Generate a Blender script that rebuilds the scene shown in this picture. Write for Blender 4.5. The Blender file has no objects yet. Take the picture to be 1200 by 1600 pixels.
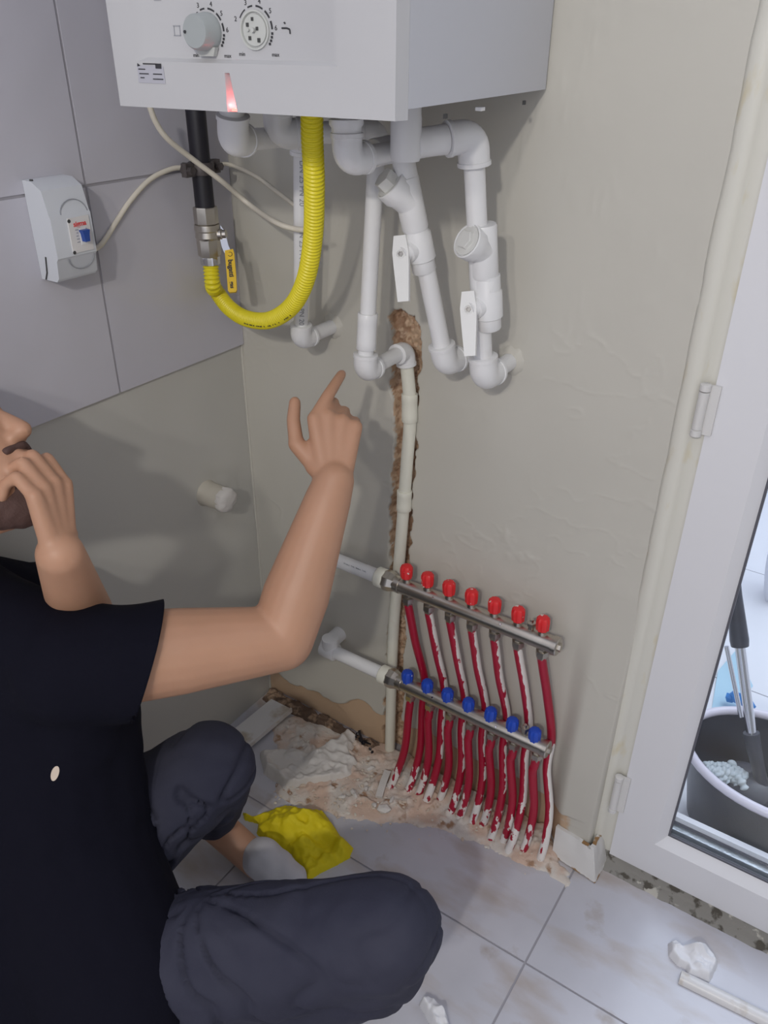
import bpy, bmesh, math, random
import numpy as np
from mathutils import Vector as V, Matrix, noise
from mathutils.bvhtree import BVHTree
random.seed(7)
C = bpy.context.scene.collection
SC = bpy.context.scene

# ------------------------------------------------------------------ camera, world, lamps
CAM = V((1.156, -1.2, 1.518))
CR = V((0.83144, 0.555572, 0.006935)); CU = V((-0.286408, 0.417861, 0.862185)); CW = V((-0.476108, 0.718841, -0.506546))
FPX = 1267.876
cam = bpy.data.cameras.new('camera'); camo = bpy.data.objects.new('camera', cam); C.objects.link(camo)
camo.matrix_world = Matrix(((CR.x, CU.x, -CW.x, CAM.x), (CR.y, CU.y, -CW.y, CAM.y), (CR.z, CU.z, -CW.z, CAM.z), (0, 0, 0, 1)))
cam.sensor_fit = 'VERTICAL'; cam.sensor_height = 24; cam.lens = FPX / 1600 * 24; cam.clip_start = .02
SC.camera = camo
SC.view_settings.view_transform = 'Standard'; SC.view_settings.look = 'None'
SC.view_settings.gamma = 1; SC.view_settings.exposure = 0.52
SC.view_settings.use_curve_mapping = False
w = bpy.data.worlds.new('world'); SC.world = w; w.use_nodes = True
bg = w.node_tree.nodes['Background']; bg.inputs[0].default_value = (.82, .86, 1, 1); bg.inputs[1].default_value = .53

def lamp(name, loc, energy, size, col, kind='AREA', target=None, sy=None):
    l = bpy.data.lights.new(name, kind); l.energy = energy; l.color = col
    if kind == 'AREA':
        l.size = size
        if sy: l.shape = 'RECTANGLE'; l.size_y = sy
    else: l.shadow_soft_size = size
    o = bpy.data.objects.new(name, l); C.objects.link(o); o.location = loc
    if target is not None:
        o.rotation_euler = (V(target) - V(loc)).to_track_quat('-Z', 'Y').to_euler()
    return o
lamp('ceiling_lamp', (1.36, -2.40, 2.27), 43, .045, (1.0, .955, .88), 'POINT')
lamp('second_ceiling_lamp', (1.15, -2.75, 2.30), 20, .05, (1.0, .95, .87), 'POINT')
lamp('balcony_daylight', (1.5, 1.3, 2.6), 22, 1.6, (.80, .88, 1.0), 'AREA', (1.3, .5, 0))

# ------------------------------------------------------------------ geometry of sight: pixel -> point on a real plane
def ray(px, py): return CW + CR * ((px - 600) / FPX) - CU * ((py - 800) / FPX)
def at(px, py, y=None, x=None, z=None, t=None):
    d = ray(px, py)
    if y is not None: t = (y - CAM.y) / d.y
    elif x is not None: t = (x - CAM.x) / d.x
    elif z is not None: t = (z - CAM.z) / d.z
    return CAM + d * t

# ------------------------------------------------------------------ materials
def node_mat(name, col, rough=.5, metal=0., bump=0., bscale=60., var=0., vscale=6., col2=None, cscale=4., clo=.45, chi=.6, spec=.5, detail=4., coords='Object', bdist=.002, sss=0.):
    m = bpy.data.materials.new(name); m.use_nodes = True
    nt = m.node_tree; N = nt.nodes; L = nt.links; b = N['Principled BSDF']
    b.inputs['Base Color'].default_value = (*col, 1); b.inputs['Roughness'].default_value = rough; b.inputs['Metallic'].default_value = metal
    b.inputs['Specular IOR Level'].default_value = spec
    if sss: b.inputs['Subsurface Weight'].default_value = sss; b.inputs['Subsurface Radius'].default_value = (.012, .005, .003)
    tc = N.new('ShaderNodeTexCoord'); out = None
    m['_n'] = 0
    if var or col2:
        mix = N.new('ShaderNodeMix'); mix.data_type = 'RGBA'
        no = N.new('ShaderNodeTexNoise'); no.inputs['Scale'].default_value = cscale if col2 else vscale; no.inputs['Detail'].default_value = 6
        L.new(tc.outputs[coords], no.inputs['Vector'])
        mr = N.new('ShaderNodeMapRange'); mr.inputs[1].default_value = clo if col2 else .3; mr.inputs[2].default_value = chi if col2 else .7
        L.new(no.outputs['Fac'], mr.inputs[0]); L.new(mr.outputs[0], mix.inputs['Factor'])
        mix.inputs['A'].default_value = (*col, 1)
        c2 = col2 if col2 else tuple(c * (1 - var) for c in col)
        mix.inputs['B'].default_value = (*c2, 1)
        L.new(mix.outputs['Result'], b.inputs['Base Color']); out = mix
    if bump:
        no = N.new('ShaderNodeTexNoise'); no.inputs['Scale'].default_value = bscale; no.inputs['Detail'].default_value = detail
        L.new(tc.outputs[coords], no.inputs['Vector'])
        bp = N.new('ShaderNodeBump'); bp.inputs['Strength'].default_value = bump; bp.inputs['Distance'].default_value = bdist
        L.new(no.outputs['Fac'], bp.inputs['Height']); L.new(bp.outputs[0], b.inputs['Normal'])
    return m
def mixin(m, col, mask_kind='noise', scale=10, lo=.5, hi=.55, attr=None, strength=1., squash=None):
    """lay another colour over the base colour, masked by noise and/or an attribute of the mesh"""
    nt = m.node_tree; N = nt.nodes; L = nt.links; b = N['Principled BSDF']
    mix = N.new('ShaderNodeMix'); mix.data_type = 'RGBA'; mix.inputs['B'].default_value = (*col, 1)
    if b.inputs['Base Color'].links: L.new(b.inputs['Base Color'].links[0].from_socket, mix.inputs['A'])
    else: mix.inputs['A'].default_value = b.inputs['Base Color'].default_value
    tc = N.new('ShaderNodeTexCoord')
    no = N.new('ShaderNodeTexNoise'); no.inputs['Scale'].default_value = scale; no.inputs['Detail'].default_value = 7
    vec = tc.outputs['Object']
    if squash:
        mp = N.new('ShaderNodeMapping'); mp.inputs['Scale'].default_value = squash; L.new(vec, mp.inputs['Vector']); vec = mp.outputs[0]
    L.new(vec, no.inputs['Vector'])
    val = no.outputs['Fac']
    if attr:
        a = N.new('ShaderNodeAttribute'); a.attribute_name = attr
        ad = N.new('ShaderNodeMath'); ad.operation = 'ADD'; L.new(a.outputs['Fac'], ad.inputs[0])
        sb = N.new('ShaderNodeMath'); sb.operation = 'SUBTRACT'; L.new(val, sb.inputs[0]); sb.inputs[1].default_value = .5
        L.new(sb.outputs[0], ad.inputs[1]); val = ad.outputs[0]
    mr = N.new('ShaderNodeMapRange'); mr.inputs[1].default_value = lo; mr.inputs[2].default_value = hi; mr.inputs[4].default_value = strength
    L.new(val, mr.inputs[0]); L.new(mr.outputs[0], mix.inputs['Factor']); L.new(mix.outputs['Result'], b.inputs['Base Color'])
    return m

M = {}
M['wall'] = node_mat('painted_plaster', (.565, .545, .49), .55, bump=.25, bscale=14, var=.05, vscale=3, bdist=.004, detail=5)
mixin(M['wall'], (.56, .40, .27), scale=55, lo=.42, hi=.62, attr='bare')
mixin(M['wall'], (.56, .40, .275), scale=35, lo=.50, hi=.58, attr='chase')
mixin(M['wall'], (.40, .25, .16), scale=90, lo=.70, hi=.80, attr='chase')
mixin(M['wall'], (.24, .12, .07), scale=60, lo=.95, hi=1.25, attr='chase')
M['wall_left'] = node_mat('left_plaster', (.53, .52, .485), .6, bump=.2, bscale=10, var=.05, vscale=4, bdist=.004)
mixin(M['wall_left'], (.47, .40, .30), scale=40, lo=.5, hi=.9, attr='stain')
M['tile'] = node_mat('white_glazed_tile', (.52, .51, .565), .22, bump=.5, bscale=9, bdist=.006, detail=1.)
M['grout'] = node_mat('grey_grout', (.34, .33, .36), .8)
M['floor'] = node_mat('marbled_floor_tile', (.59, .59, .65), .25, col2=(.48, .48, .53), cscale=3.0, clo=.4, chi=.7)
mixin(M['floor'], (.36, .27, .19), scale=3.6, lo=.52, hi=.72, squash=(1, 2.4, 1), strength=.75)
mixin(M['floor'], (.30, .22, .15), scale=9, lo=.62, hi=.72, strength=.6)
M['cement'] = node_mat('pink_cement', (.62, .46, .37), .9, bump=.6, bscale=50, col2=(.66, .61, .56), cscale=14, clo=.42, chi=.58, bdist=.006)
mixin(M['cement'], (.36, .22, .14), scale=28, lo=.58, hi=.66)
M['plaster_white'] = node_mat('white_plaster', (.72, .69, .66), .8, bump=.5, bscale=40, bdist=.003, var=.12)
M['crumb'] = node_mat('plaster_crumb', (.66, .55, .45), .9, bump=.5, bscale=80, col2=(.72, .68, .62), cscale=12)
M['dirt'] = node_mat('dark_dirt', (.13, .085, .06), .95, bump=.8, bscale=90, col2=(.40, .28, .19), cscale=40, clo=.5, chi=.62, bdist=.006)
M['ppr'] = node_mat('white_plastic_pipe', (.80, .80, .81), .32, var=.04, vscale=25)
mixin(M['ppr'], (.55, .50, .46), scale=16, lo=.66, hi=.78, strength=.35)
M['ppr_cream'] = node_mat('cream_plastic_pipe', (.80, .79, .69), .4, var=.05, vscale=20)
mixin(M['ppr_cream'], (.62, .52, .38), scale=18, lo=.63, hi=.72, strength=.4)
M['white_glossy'] = node_mat('white_valve_plastic', (.78, .78, .775), .3)
M['plug'] = node_mat('translucent_grey_plug', (.68, .68, .66), .35)
M['steel'] = node_mat('nickel_plated_brass', (.62, .58, .52), .30, 1., bump=.1, bscale=80, var=.15, vscale=20)
M['chrome'] = node_mat('chrome', (.7, .7, .72), .15, 1.)
M['screw'] = node_mat('dull_screw', (.30, .29, .28), .35, 1.)
M['red_pipe'] = node_mat('red_heating_pipe', (.36, .006, .032), .35, bump=.08, bscale=120)
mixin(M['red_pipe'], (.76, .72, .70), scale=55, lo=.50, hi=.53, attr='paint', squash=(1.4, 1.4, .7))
mixin(M['red_pipe'], (.74, .62, .56), scale=130, lo=.60, hi=.64, attr='dust', strength=.8)
M['red_cap'] = node_mat('red_cap_plastic', (.72, .025, .03), .38)
mixin(M['red_cap'], (.78, .66, .62), scale=70, lo=.66, hi=.68)
M['blue_cap'] = node_mat('blue_cap_plastic', (.015, .07, .50), .4)
mixin(M['blue_cap'], (.75, .72, .72), scale=60, lo=.68, hi=.70)
M['yellow_hose'] = node_mat('yellow_hose', (.80, .69, .02), .38)
M['yellow'] = node_mat('yellow_handle_sleeve', (.78, .50, .01), .35)
M['black'] = node_mat('black_pipe', (.012, .011, .017), .45)
M['black_ink'] = node_mat('black_ink', (.03, .03, .035), .6)
M['grey_ink'] = node_mat('grey_ink', (.30, .31, .34), .6)
M['red_ink'] = node_mat('red_ink', (.70, .08, .08), .6)
M['cable'] = node_mat('cream_cable', (.72, .67, .57), .45, var=.06, vscale=30)
M['boiler'] = node_mat('boiler_white_enamel', (.48, .48, .495), .33)
M['boiler_side'] = node_mat('boiler_side_sheet', (.56, .57, .62), .35)
M['boiler_dark'] = node_mat('boiler_underside', (.20, .19, .20), .6)
M['knob'] = node_mat('grey_knob', (.33, .355, .36), .38)
M['dial'] = node_mat('pale_dial_plate', (.50, .51, .49), .35)
M['dark_hole'] = node_mat('dark_hole', (.05, .05, .05), .7)
M['label'] = node_mat('silver_label', (.42, .42, .47), .35)
M['breaker_box'] = node_mat('white_breaker_box', (.62, .64, .68), .35)
M['breaker'] = node_mat('breaker_face', (.70, .68, .67), .35)
M['blue'] = node_mat('blue_lever', (.02, .07, .33), .4)
M['clamp'] = node_mat('dusty_pipe_clamp', (.16, .14, .14), .5, .6, var=.4, vscale=60)
M['pvc'] = node_mat('white_door_profile', (.74, .74, .77), .28)
M['pvc_old'] = node_mat('yellowed_frame_profile', (.68, .665, .60), .35)
mixin(M['pvc_old'], (.60, .50, .27), scale=14, lo=.60, hi=.75, strength=.5, squash=(3, 3, 1))
M['rubber'] = node_mat('dark_gasket', (.10, .10, .12), .5)
M['bead'] = node_mat('metal_glazing_spacer', (.42, .45, .47), .3, .8, bump=.4, bscale=150)
M['threshold'] = node_mat('dirty_threshold', (.27, .26, .24), .8, bump=.6, bscale=60, col2=(.09, .08, .065), cscale=42, clo=.52, chi=.6, bdist=.005)
mixin(M['threshold'], (.52, .50, .45), scale=30, lo=.60, hi=.64)
M['skirt'] = node_mat('white_skirting_tile', (.70, .69, .68), .35, var=.06)
mixin(M['skirt'], (.30, .17, .07), scale=50, lo=.56, hi=.70, attr='edge')
M['trim'] = node_mat('white_trim_plank', (.72, .71, .71), .35, var=.08)
mixin(M['trim'], (.40, .31, .20), scale=14, lo=.60, hi=.70, strength=.7)
M['skin'] = node_mat('skin', (.50, .275, .175), .5, bump=.15, bscale=120, var=.10, vscale=9, sss=.12, bdist=.001)
M['shirt'] = node_mat('black_cotton_shirt', (.0055, .0055, .0115), .9, bump=.3, bscale=300, bdist=.001, spec=.12)
M['jeans'] = node_mat('charcoal_denim', (.030, .031, .052), .8, bump=.4, bscale=400, col2=(.044, .045, .068), cscale=7, clo=.4, chi=.7, bdist=.001, spec=.25)
M['sock'] = node_mat('white_sock', (.55, .54, .57), .85, bump=.3, bscale=60, bdist=.003)
M['hair'] = node_mat('dark_hair', (.035, .022, .018), .7, bump=.6, bscale=200)
M['beard'] = node_mat('dark_stubble', (.085, .045, .038), .8, bump=.7, bscale=300, bdist=.001)
M['eye'] = node_mat('eye', (.6, .58, .55), .2)
M['cloth'] = node_mat('yellow_cloth', (.80, .66, .004), .7, bump=.3, bscale=120, bdist=.002, var=.12, vscale=12)
M['tissue'] = node_mat('white_tissue', (.75, .75, .78), .8, bump=.2, bscale=50)
M['balcony'] = node_mat('balcony_tile', (.88, .89, .92), .3, var=.06, vscale=2)
M['bucket'] = node_mat('black_bucket_plastic', (.03, .033, .045), .35)
M['bucket_rim'] = node_mat('lilac_white_rim', (.74, .70, .78), .3)
M['mop'] = node_mat('mop_string', (.60, .66, .68), .8)
M['sky_bag'] = node_mat('pale_blue_plastic', (.45, .68, .80), .4)
M['bright_blue'] = node_mat('bright_blue_plastic', (.02, .22, .60), .4)
M['balcony_wall'] = node_mat('balcony_white_wall', (.74, .75, .80), .6)
M['drain'] = node_mat('old_beige_pipe', (.58, .54, .46), .6, var=.12, vscale=20)
def glass():
    m = bpy.data.materials.new('window_glass'); m.use_nodes = True; nt = m.node_tree; nt.nodes.clear()
    o = nt.nodes.new('ShaderNodeOutputMaterial'); mx = nt.nodes.new('ShaderNodeMixShader'); t = nt.nodes.new('ShaderNodeBsdfTransparent')
    t.inputs[0].default_value = (.96, .98, 1, 1)
    g = nt.nodes.new('ShaderNodeBsdfGlossy'); g.inputs['Roughness'].default_value = .03
    mx.inputs[0].default_value = .045
    for a, b in ((t.outputs[0], mx.inputs[1]), (g.outputs[0], mx.inputs[2]), (mx.outputs[0], o.inputs[0])): nt.links.new(a, b)
    return m
M['glass'] = glass()
def emit(name, col, s):
    m = bpy.data.materials.new(name); m.use_nodes = True; b = m.node_tree.nodes['Principled BSDF']
    b.inputs['Base Color'].default_value = (*col, 1); b.inputs['Emission Color'].default_value = (*col, 1); b.inputs['Emission Strength'].default_value = s
    return m
M['led'] = emit('red_led', (1, .12, .10), 3.0)

# ------------------------------------------------------------------ object helpers
def tag(o, label, cat, group=None, kind=None):
    if label: o['label'] = label
    if cat: o['category'] = cat
    if group: o['group'] = group
    if kind: o['kind'] = kind
    return o
def thing(name, label, cat, loc=(0, 0, 0), group=None):
    o = bpy.data.objects.new(name, None); C.objects.link(o); o.location = loc; o.empty_display_size = .02
    return tag(o, label, cat, group)
def link(name, me, mat, parent=None, ang=40, smooth=True):
    if smooth:
        me.shade_smooth() if hasattr(me, 'shade_smooth') else None
        for p in me.polygons: p.use_smooth = True
        me.set_sharp_from_angle(angle=math.radians(ang))
    for mm in (mat if isinstance(mat, (list, tuple)) else [mat]): me.materials.append(mm)
    o = bpy.data.objects.new(name, me); C.objects.link(o)
    if parent is not None:
        p = parent; off = V((0, 0, 0))
        while p is not None: off += p.location; p = p.parent
        o.parent = parent; o.location = -off                     # mesh coordinates are world coordinates
    return o
def obj(name, bm, mat, parent=None, ang=40, bev=0.):
    if bev:
        es = [e for e in bm.edges if len(e.link_faces) == 2 and e.calc_face_angle(0) > .6]
        bmesh.ops.bevel(bm, geom=es, offset=bev, segments=2, affect='EDGES', profile=.6)
    bmesh.ops.recalc_face_normals(bm, faces=bm.faces)
    me = bpy.data.meshes.new(name); bm.to_mesh(me); bm.free()
    return link(name, me, mat, parent, ang)
def struct(o, label=None):
    o['kind'] = 'structure'
    if label: o['label'] = label
    return o
def B(): return bmesh.new()
def frame(d, up=None):
    d = V(d).normalized(); a = V(up) if up is not None else (V((0, 0, 1)) if abs(d.z) < .9 else V((0, 1, 0)))
    x = a.cross(d).normalized(); return x, d.cross(x).normalized(), d
def tube(bm, pts, r, seg=20, caps=True, flute=None):
    pts = [V(p) for p in pts]; n = len(pts); rs = r if isinstance(r, (list, tuple)) else [r] * n
    tan = []
    for i in range(n):
        a = pts[max(0, i - 1)]; b = pts[min(n - 1, i + 1)]; d = b - a
        if d.length < 1e-9: d = tan[-1] if tan else V((0, 0, 1))
        tan.append(d.normalized())
    x, y, _ = frame(tan[0]); rings = []
    for i in range(n):
        if i: q = tan[i - 1].rotation_difference(tan[i]); x = q @ x; y = q @ y
        ring = []
        for k in range(seg):
            a = 2 * math.pi * k / seg; rr = rs[i] * (flute(a) if flute else 1)
            ring.append(bm.verts.new(pts[i] + x * (math.cos(a) * rr) + y * (math.sin(a) * rr)))
        rings.append(ring)
    for i in range(n - 1):
        for k in range(seg):
            bm.faces.new((rings[i][k], rings[i][(k + 1) % seg], rings[i + 1][(k + 1) % seg], rings[i + 1][k]))
    if caps:
        bm.faces.new(rings[0][::-1]); bm.faces.new(rings[-1])
    return rings
def turned(bm, p, d, prof, seg=24, flute=None):
    """solid of revolution: prof = [(distance along d, radius)]"""
    p = V(p); x, y, d = frame(d); rings = []
    for s, r in prof:
        ring = []
        for k in range(seg):
            a = 2 * math.pi * k / seg; rr = r * (flute(a) if flute else 1)
            ring.append(bm.verts.new(p + d * s + x * (math.cos(a) * rr) + y * (math.sin(a) * rr)))
        rings.append(ring)
    for i in range(len(rings) - 1):
        for k in range(seg): bm.faces.new((rings[i][k], rings[i][(k + 1) % seg], rings[i + 1][(k + 1) % seg], rings[i + 1][k]))
    bm.faces.new(rings[0][::-1]); bm.faces.new(rings[-1])
def box(bm, c, s, ax=None):
    c = V(c); X, Y, Z = ax if ax else (V((1, 0, 0)), V((0, 1, 0)), V((0, 0, 1)))
    vs = [bm.verts.new(c + X * (sx * s[0] / 2) + Y * (sy * s[1] / 2) + Z * (sz * s[2] / 2)) for sx in (-1, 1) for sy in (-1, 1) for sz in (-1, 1)]
    for f in ((0, 1, 3, 2), (4, 6, 7, 5), (0, 4, 5, 1), (2, 3, 7, 6), (0, 2, 6, 4), (1, 5, 7, 3)): bm.faces.new([vs[i] for i in f])
def bx(bm, a, b): box(bm, [(a[i] + b[i]) / 2 for i in range(3)], [abs(b[i] - a[i]) for i in range(3)])
def prism(bm, pts, vec):
    a = [bm.verts.new(V(p)) for p in pts]; b = [bm.verts.new(V(p) + V(vec)) for p in pts]; n = len(a)
    bm.faces.new(a); bm.faces.new(b[::-1])
    for i in range(n): bm.faces.new((a[i], b[i], b[(i + 1) % n], a[(i + 1) % n]))
def arc_pts(p0, c, p1, rad, n=8):
    """points of a rounded corner at c between the directions to p0 and p1"""
    c = V(c); a = (V(p0) - c).normalized(); b = (V(p1) - c).normalized(); ang = a.angle(b); t = rad / math.tan(ang / 2)
    A = c + a * t; Bp = c + b * t; bis = (a + b).normalized(); o = c + bis * (rad / math.sin(ang / 2)); out = []
    u = A - o; v = Bp - o; th = u.angle(v)
    for i in range(n + 1):
        s = i / n; out.append(o + (u * math.sin((1 - s) * th) + v * math.sin(s * th)) / math.sin(th))
    return out
def spline(pts, n=12):
    P = [V(p) for p in pts]; P = [P[0] * 2 - P[1]] + P + [P[-1] * 2 - P[-2]]; out = []
    for i in range(1, len(P) - 2):
        for k in range(n):
            t = k / n; a, b, c, d = P[i - 1:i + 3]
            out.append(.5 * ((2 * b) + (c - a) * t + (2 * a - 5 * b + 4 * c - d) * t * t + (3 * b - a - 3 * c + d) * t ** 3))
    out.append(P[-2]); return out
def bake(o):
    dg = bpy.context.evaluated_depsgraph_get(); dg.update()
    me = bpy.data.meshes.new_from_object(o.evaluated_get(dg), depsgraph=dg); old = o.data; o.modifiers.clear(); o.data = me
    return o
def boolean(o, cutter_bm, op='DIFFERENCE'):
    bmesh.ops.recalc_face_normals(cutter_bm, faces=cutter_bm.faces)
    me = bpy.data.meshes.new('cut'); cutter_bm.to_mesh(me); cutter_bm.free(); c = bpy.data.objects.new('cut', me); C.objects.link(c)
    c.parent = o.parent; c.location = o.location
    m = o.modifiers.new('b', 'BOOLEAN'); m.object = c; m.operation = op; m.solver = 'EXACT'
    bake(o); bpy.data.objects.remove(c); me2 = o.data
    me2.set_sharp_from_angle(angle=math.radians(40)); return o
def text(name, s, pos, right, up, size, mat, parent, align='CENTER', ext=.0002, bold=0.):
    cu = bpy.data.curves.new(name, 'FONT'); cu.body = s; cu.size = size; cu.align_x = align; cu.align_y = 'CENTER'; cu.extrude = ext; cu.offset = bold
    t = bpy.data.objects.new(name, cu); C.objects.link(t)
    dg = bpy.context.evaluated_depsgraph_get(); dg.update(); me = bpy.data.meshes.new_from_object(t.evaluated_get(dg)); bpy.data.objects.remove(t)
    r = V(right).normalized(); u = V(up); u = (u - r * u.dot(r)).normalized(); n = r.cross(u); p = V(pos)
    me.transform(Matrix(((r.x, u.x, n.x, p.x), (r.y, u.y, n.y, p.y), (r.z, u.z, n.z, p.z), (0, 0, 0, 1))))
    me.materials.clear()
    return link(name, me, mat, parent, smooth=False)
def sstep(a, b, x): t = np.clip((x - a) / (b - a), 0, 1); return t * t * (3 - 2 * t)
def vnoise(x, y, seed=0):
    rs = np.random.RandomState(seed); T = rs.rand(256, 256)
    xi = np.floor(x).astype(int); yi = np.floor(y).astype(int); fx = x - xi; fy = y - yi; fx = fx * fx * (3 - 2 * fx); fy = fy * fy * (3 - 2 * fy)
    g = lambda a, b: T[a % 256, b % 256]
    return (g(xi, yi) * (1 - fx) + g(xi + 1, yi) * fx) * (1 - fy) + (g(xi, yi + 1) * (1 - fx) + g(xi + 1, yi + 1) * fx) * fy
def fbm(x, y, oct=4, seed=0):
    s = 0; a = .5; f = 1
    for i in range(oct): s = s + a * vnoise(x * f + 17.3 * i, y * f + 5.1 * i, seed + i); a *= .5; f *= 2.03
    return s / (1 - .5 ** oct)
def grid_mesh(name, P, attrs=None, mask=None):
    """P: (n, m, 3) array of points"""
    n, m, _ = P.shape; idx = np.arange(n * m).reshape(n, m)
    F = np.stack([idx[:-1, :-1], idx[1:, :-1], idx[1:, 1:], idx[:-1, 1:]], -1).reshape(-1, 4)
    if mask is not None:
        k = mask[:-1, :-1] & mask[1:, :-1] & mask[1:, 1:] & mask[:-1, 1:]; F = F[k.reshape(-1)]
    used = np.unique(F); remap = -np.ones(n * m, int); remap[used] = np.arange(len(used))
    me = bpy.data.meshes.new(name); me.from_pydata(P.reshape(-1, 3)[used].tolist(), [], remap[F].tolist())
    for k, a in (attrs or {}).items():
        at_ = me.attributes.new(k, 'FLOAT', 'POINT'); at_.data.foreach_set('value', a.reshape(-1)[used].astype(np.float32))
    me.update(); return me
def inside(px, py, poly):
    r = np.zeros(px.shape, bool); n = len(poly); j = n - 1
    for i in range(n):
        xi, yi = poly[i]; xj, yj = poly[j]
        c = ((yi > py) != (yj > py)) & (px < (xj - xi) * (py - yi) / (yj - yi + 1e-12) + xi); r ^= c; j = i
    return r
def polydist(px, py, poly):
    """signed distance, positive inside"""
    d = np.full(px.shape, 1e9); n = len(poly)
    for i in range(n):
        ax, ay = poly[i]; bx_, by = poly[(i + 1) % n]; dx, dy = bx_ - ax, by - ay
        t = np.clip(((px - ax) * dx + (py - ay) * dy) / (dx * dx + dy * dy + 1e-12), 0, 1)
        d = np.minimum(d, np.hypot(px - ax - t * dx, py - ay - t * dy))
    return np.where(inside(px, py, poly), d, -d)

# ------------------------------------------------------------------ back wall with the chased groove
XE = .905                                                  # where the wall ends and the door frame starts
xs = np.concatenate([np.linspace(0, .33, 90), np.linspace(.3335, .47, 62), np.linspace(.474, XE, 130)])
zs = np.concatenate([np.linspace(-.02, 1.12, 420), np.linspace(1.13, 1.6, 60), np.linspace(1.65, 2.45, 8)])
X, Z = np.meshgrid(xs, zs, indexing='ij')
L_ = [(486, 612, 646), (505, 609, 654), (550, 613, 658), (600, 609, 653), (650, 611, 650), (700, 616, 649), (760, 611, 645), (820, 609, 642), (880, 607, 640), (950, 611, 634), (1010, 605, 630), (1060, 603, 630), (1110, 600, 628), (1172, 594, 630)]
zz = []; xl = []; xr = []
for y_, a, b in L_:
    p = at(a, y_, y=0); q = at(b, y_, y=0); zz.append((p.z + q.z) / 2); xl.append(p.x); xr.append(q.x)
o_ = np.argsort(zz); zz = np.array(zz)[o_]; xl = np.array(xl)[o_]; xr = np.array(xr)[o_]
nl = (fbm(Z * 40, Z * 0 + 3, 4, 5) - .5) * .016; nr = (fbm(Z * 45, Z * 0 + 9, 4, 8) - .5) * .016
a_ = np.interp(Z, zz, xl) + nl; b_ = np.interp(Z, zz, xr) + nr
dist = np.minimum(X - a_, b_ - X); dist = np.minimum(dist, zz[-1] + (fbm(X * 60, X * 0, 3, 2) - .5) * .02 - Z)
chase = sstep(-.001, .004, dist)
depth = chase * (.020 + (fbm(X * 55, Z * 55, 5, 3) - .5) * .020 + np.abs(fbm(X * 120, Z * 120, 3, 13) - .5) * .022)
lump = sstep(.56, .75, fbm(X * 22, Z * 22, 5, 11)) * sstep(.42, .6, fbm(X * 4, Z * 4, 2, 30)) * .0028 * np.exp(-((X - .60) / .22) ** 2 - ((Z - .80) / .35) ** 2)
ridge = np.abs(fbm(X * 16 + 3, Z * 16, 3, 40) - .5); ridge = sstep(.03, .0, ridge) * sstep(.50, .62, fbm(X * 5, Z * 5, 2, 50)) * .0007
waves = (fbm(X * 3, Z * 3, 3, 60) - .5) * .006
bare_h = .055 + .05 * (fbm(X * 14, Z * 0, 4, 70) - .3) + .05 * sstep(.40, .30, np.abs(X - .62) + .0)
bare = sstep(0, .006, bare_h - Z) * sstep(.90, .80, X)
Y = depth - (lump + ridge + waves * .6) * (1 - chase) + bare * .008
Y = Y - .030 * sstep(.795, .84, X) * sstep(.75, .15, Z)
Y = np.where((X < .004) | (X > XE - .002), 0, Y)
corner = sstep(.02, .0, X) * 0
me = grid_mesh('wall_back', np.stack([X, Y, Z], -1), {'chase': sstep(-.003, .001, dist) * (.68 + .42 * sstep(.012, .036, depth) * sstep(.45, .6, fbm(X * 60, Z * 60, 3, 77))), 'bare': bare + .55 * sstep(-.010, .0, dist) * (fbm(X * 50, Z * 50, 3, 4))})
me.flip_normals()
wb = struct(link('wall_back', me, M['wall'], None, 180))
wb2 = B(); bx(wb2, (XE - .012, .004, -.02), (XE + .002, .13, 2.45)); bx(wb2, (-.2, .06, -.1), (XE, .16, 2.45)); struct(obj('wall_back', wb2, M['wall']))

# left wall: plaster, tiles and grout
ys = np.concatenate([np.linspace(-2.6, -.7, 12), np.linspace(-.69, 0, 140)]); zs2 = np.linspace(-.02, 1.0, 150)
Yg, Zg = np.meshgrid(ys, zs2, indexing='ij')
dr = np.hypot(Yg + .104, Zg - .644)
Xg = (fbm(Yg * 4, Zg * 4, 3, 90) - .5) * .006 + sstep(.062, .03, dr) * .006 * fbm(Yg * 40, Zg * 40, 3, 6)
Xg = np.where(Yg > -.004, 0, Xg)
stain = .9 * sstep(.10, .035, dr) * fbm(Yg * 14 + 4, Zg * 14, 3, 96)
me = grid_mesh('wall_left', np.stack([Xg, Yg, Zg], -1), {'stain': stain}); struct(link('wall_left', me, M['wall_left'], None, 180))
b = B(); bx(b, (-.12, -2.6, -.02), (-.012, .1, 2.45)); bx(b, (-.012, -2.6, .964), (.0068, 0, 2.45)); struct(obj('wall_left', b, M['grout']))
b = B()
for (y0, y1) in ((-.3240, -.0015), (-.93, -.3290), (-1.53, -.933), (-2.13, -1.533)):
    for (z0, z1) in ((.962, 1.3078), (1.3122, 1.85), (1.853, 2.4)):
        bx(b, (-.004, y0, z0), (.0085, y1, z1))
struct(obj('wall_left', b, M['tile'], bev=.0012))
# raised vertical bead of filler in the room corner
b = B(); tube(b, [V((.001, -.001, z)) for z in np.linspace(0, .96, 12)], .003, 8); struct(obj('trim_3', b, M['wall']))

# floor tiles
b = B()
xl_ = [(.0, .288), (.292, .888), (.892, 1.49), (1.494, 2.1)]; yl_ = [(-.2985, .0), (-.90, -.3025), (-1.5, -.904), (-2.1, -1.504), (-2.7, -2.104)]
for i, (x0, x1) in enumerate(xl_):
    for j, (y0, y1) in enumerate(yl_): bx(b, (x0, y0, -.012), (x1, y1, 0))
fl = struct(obj('floor', b, M['floor'], bev=.0012))
b = B(); bx(b, (-.1, -2.7, -.05), (2.1, .1, -.0022)); struct(obj('floor', b, M['grout']))
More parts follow.
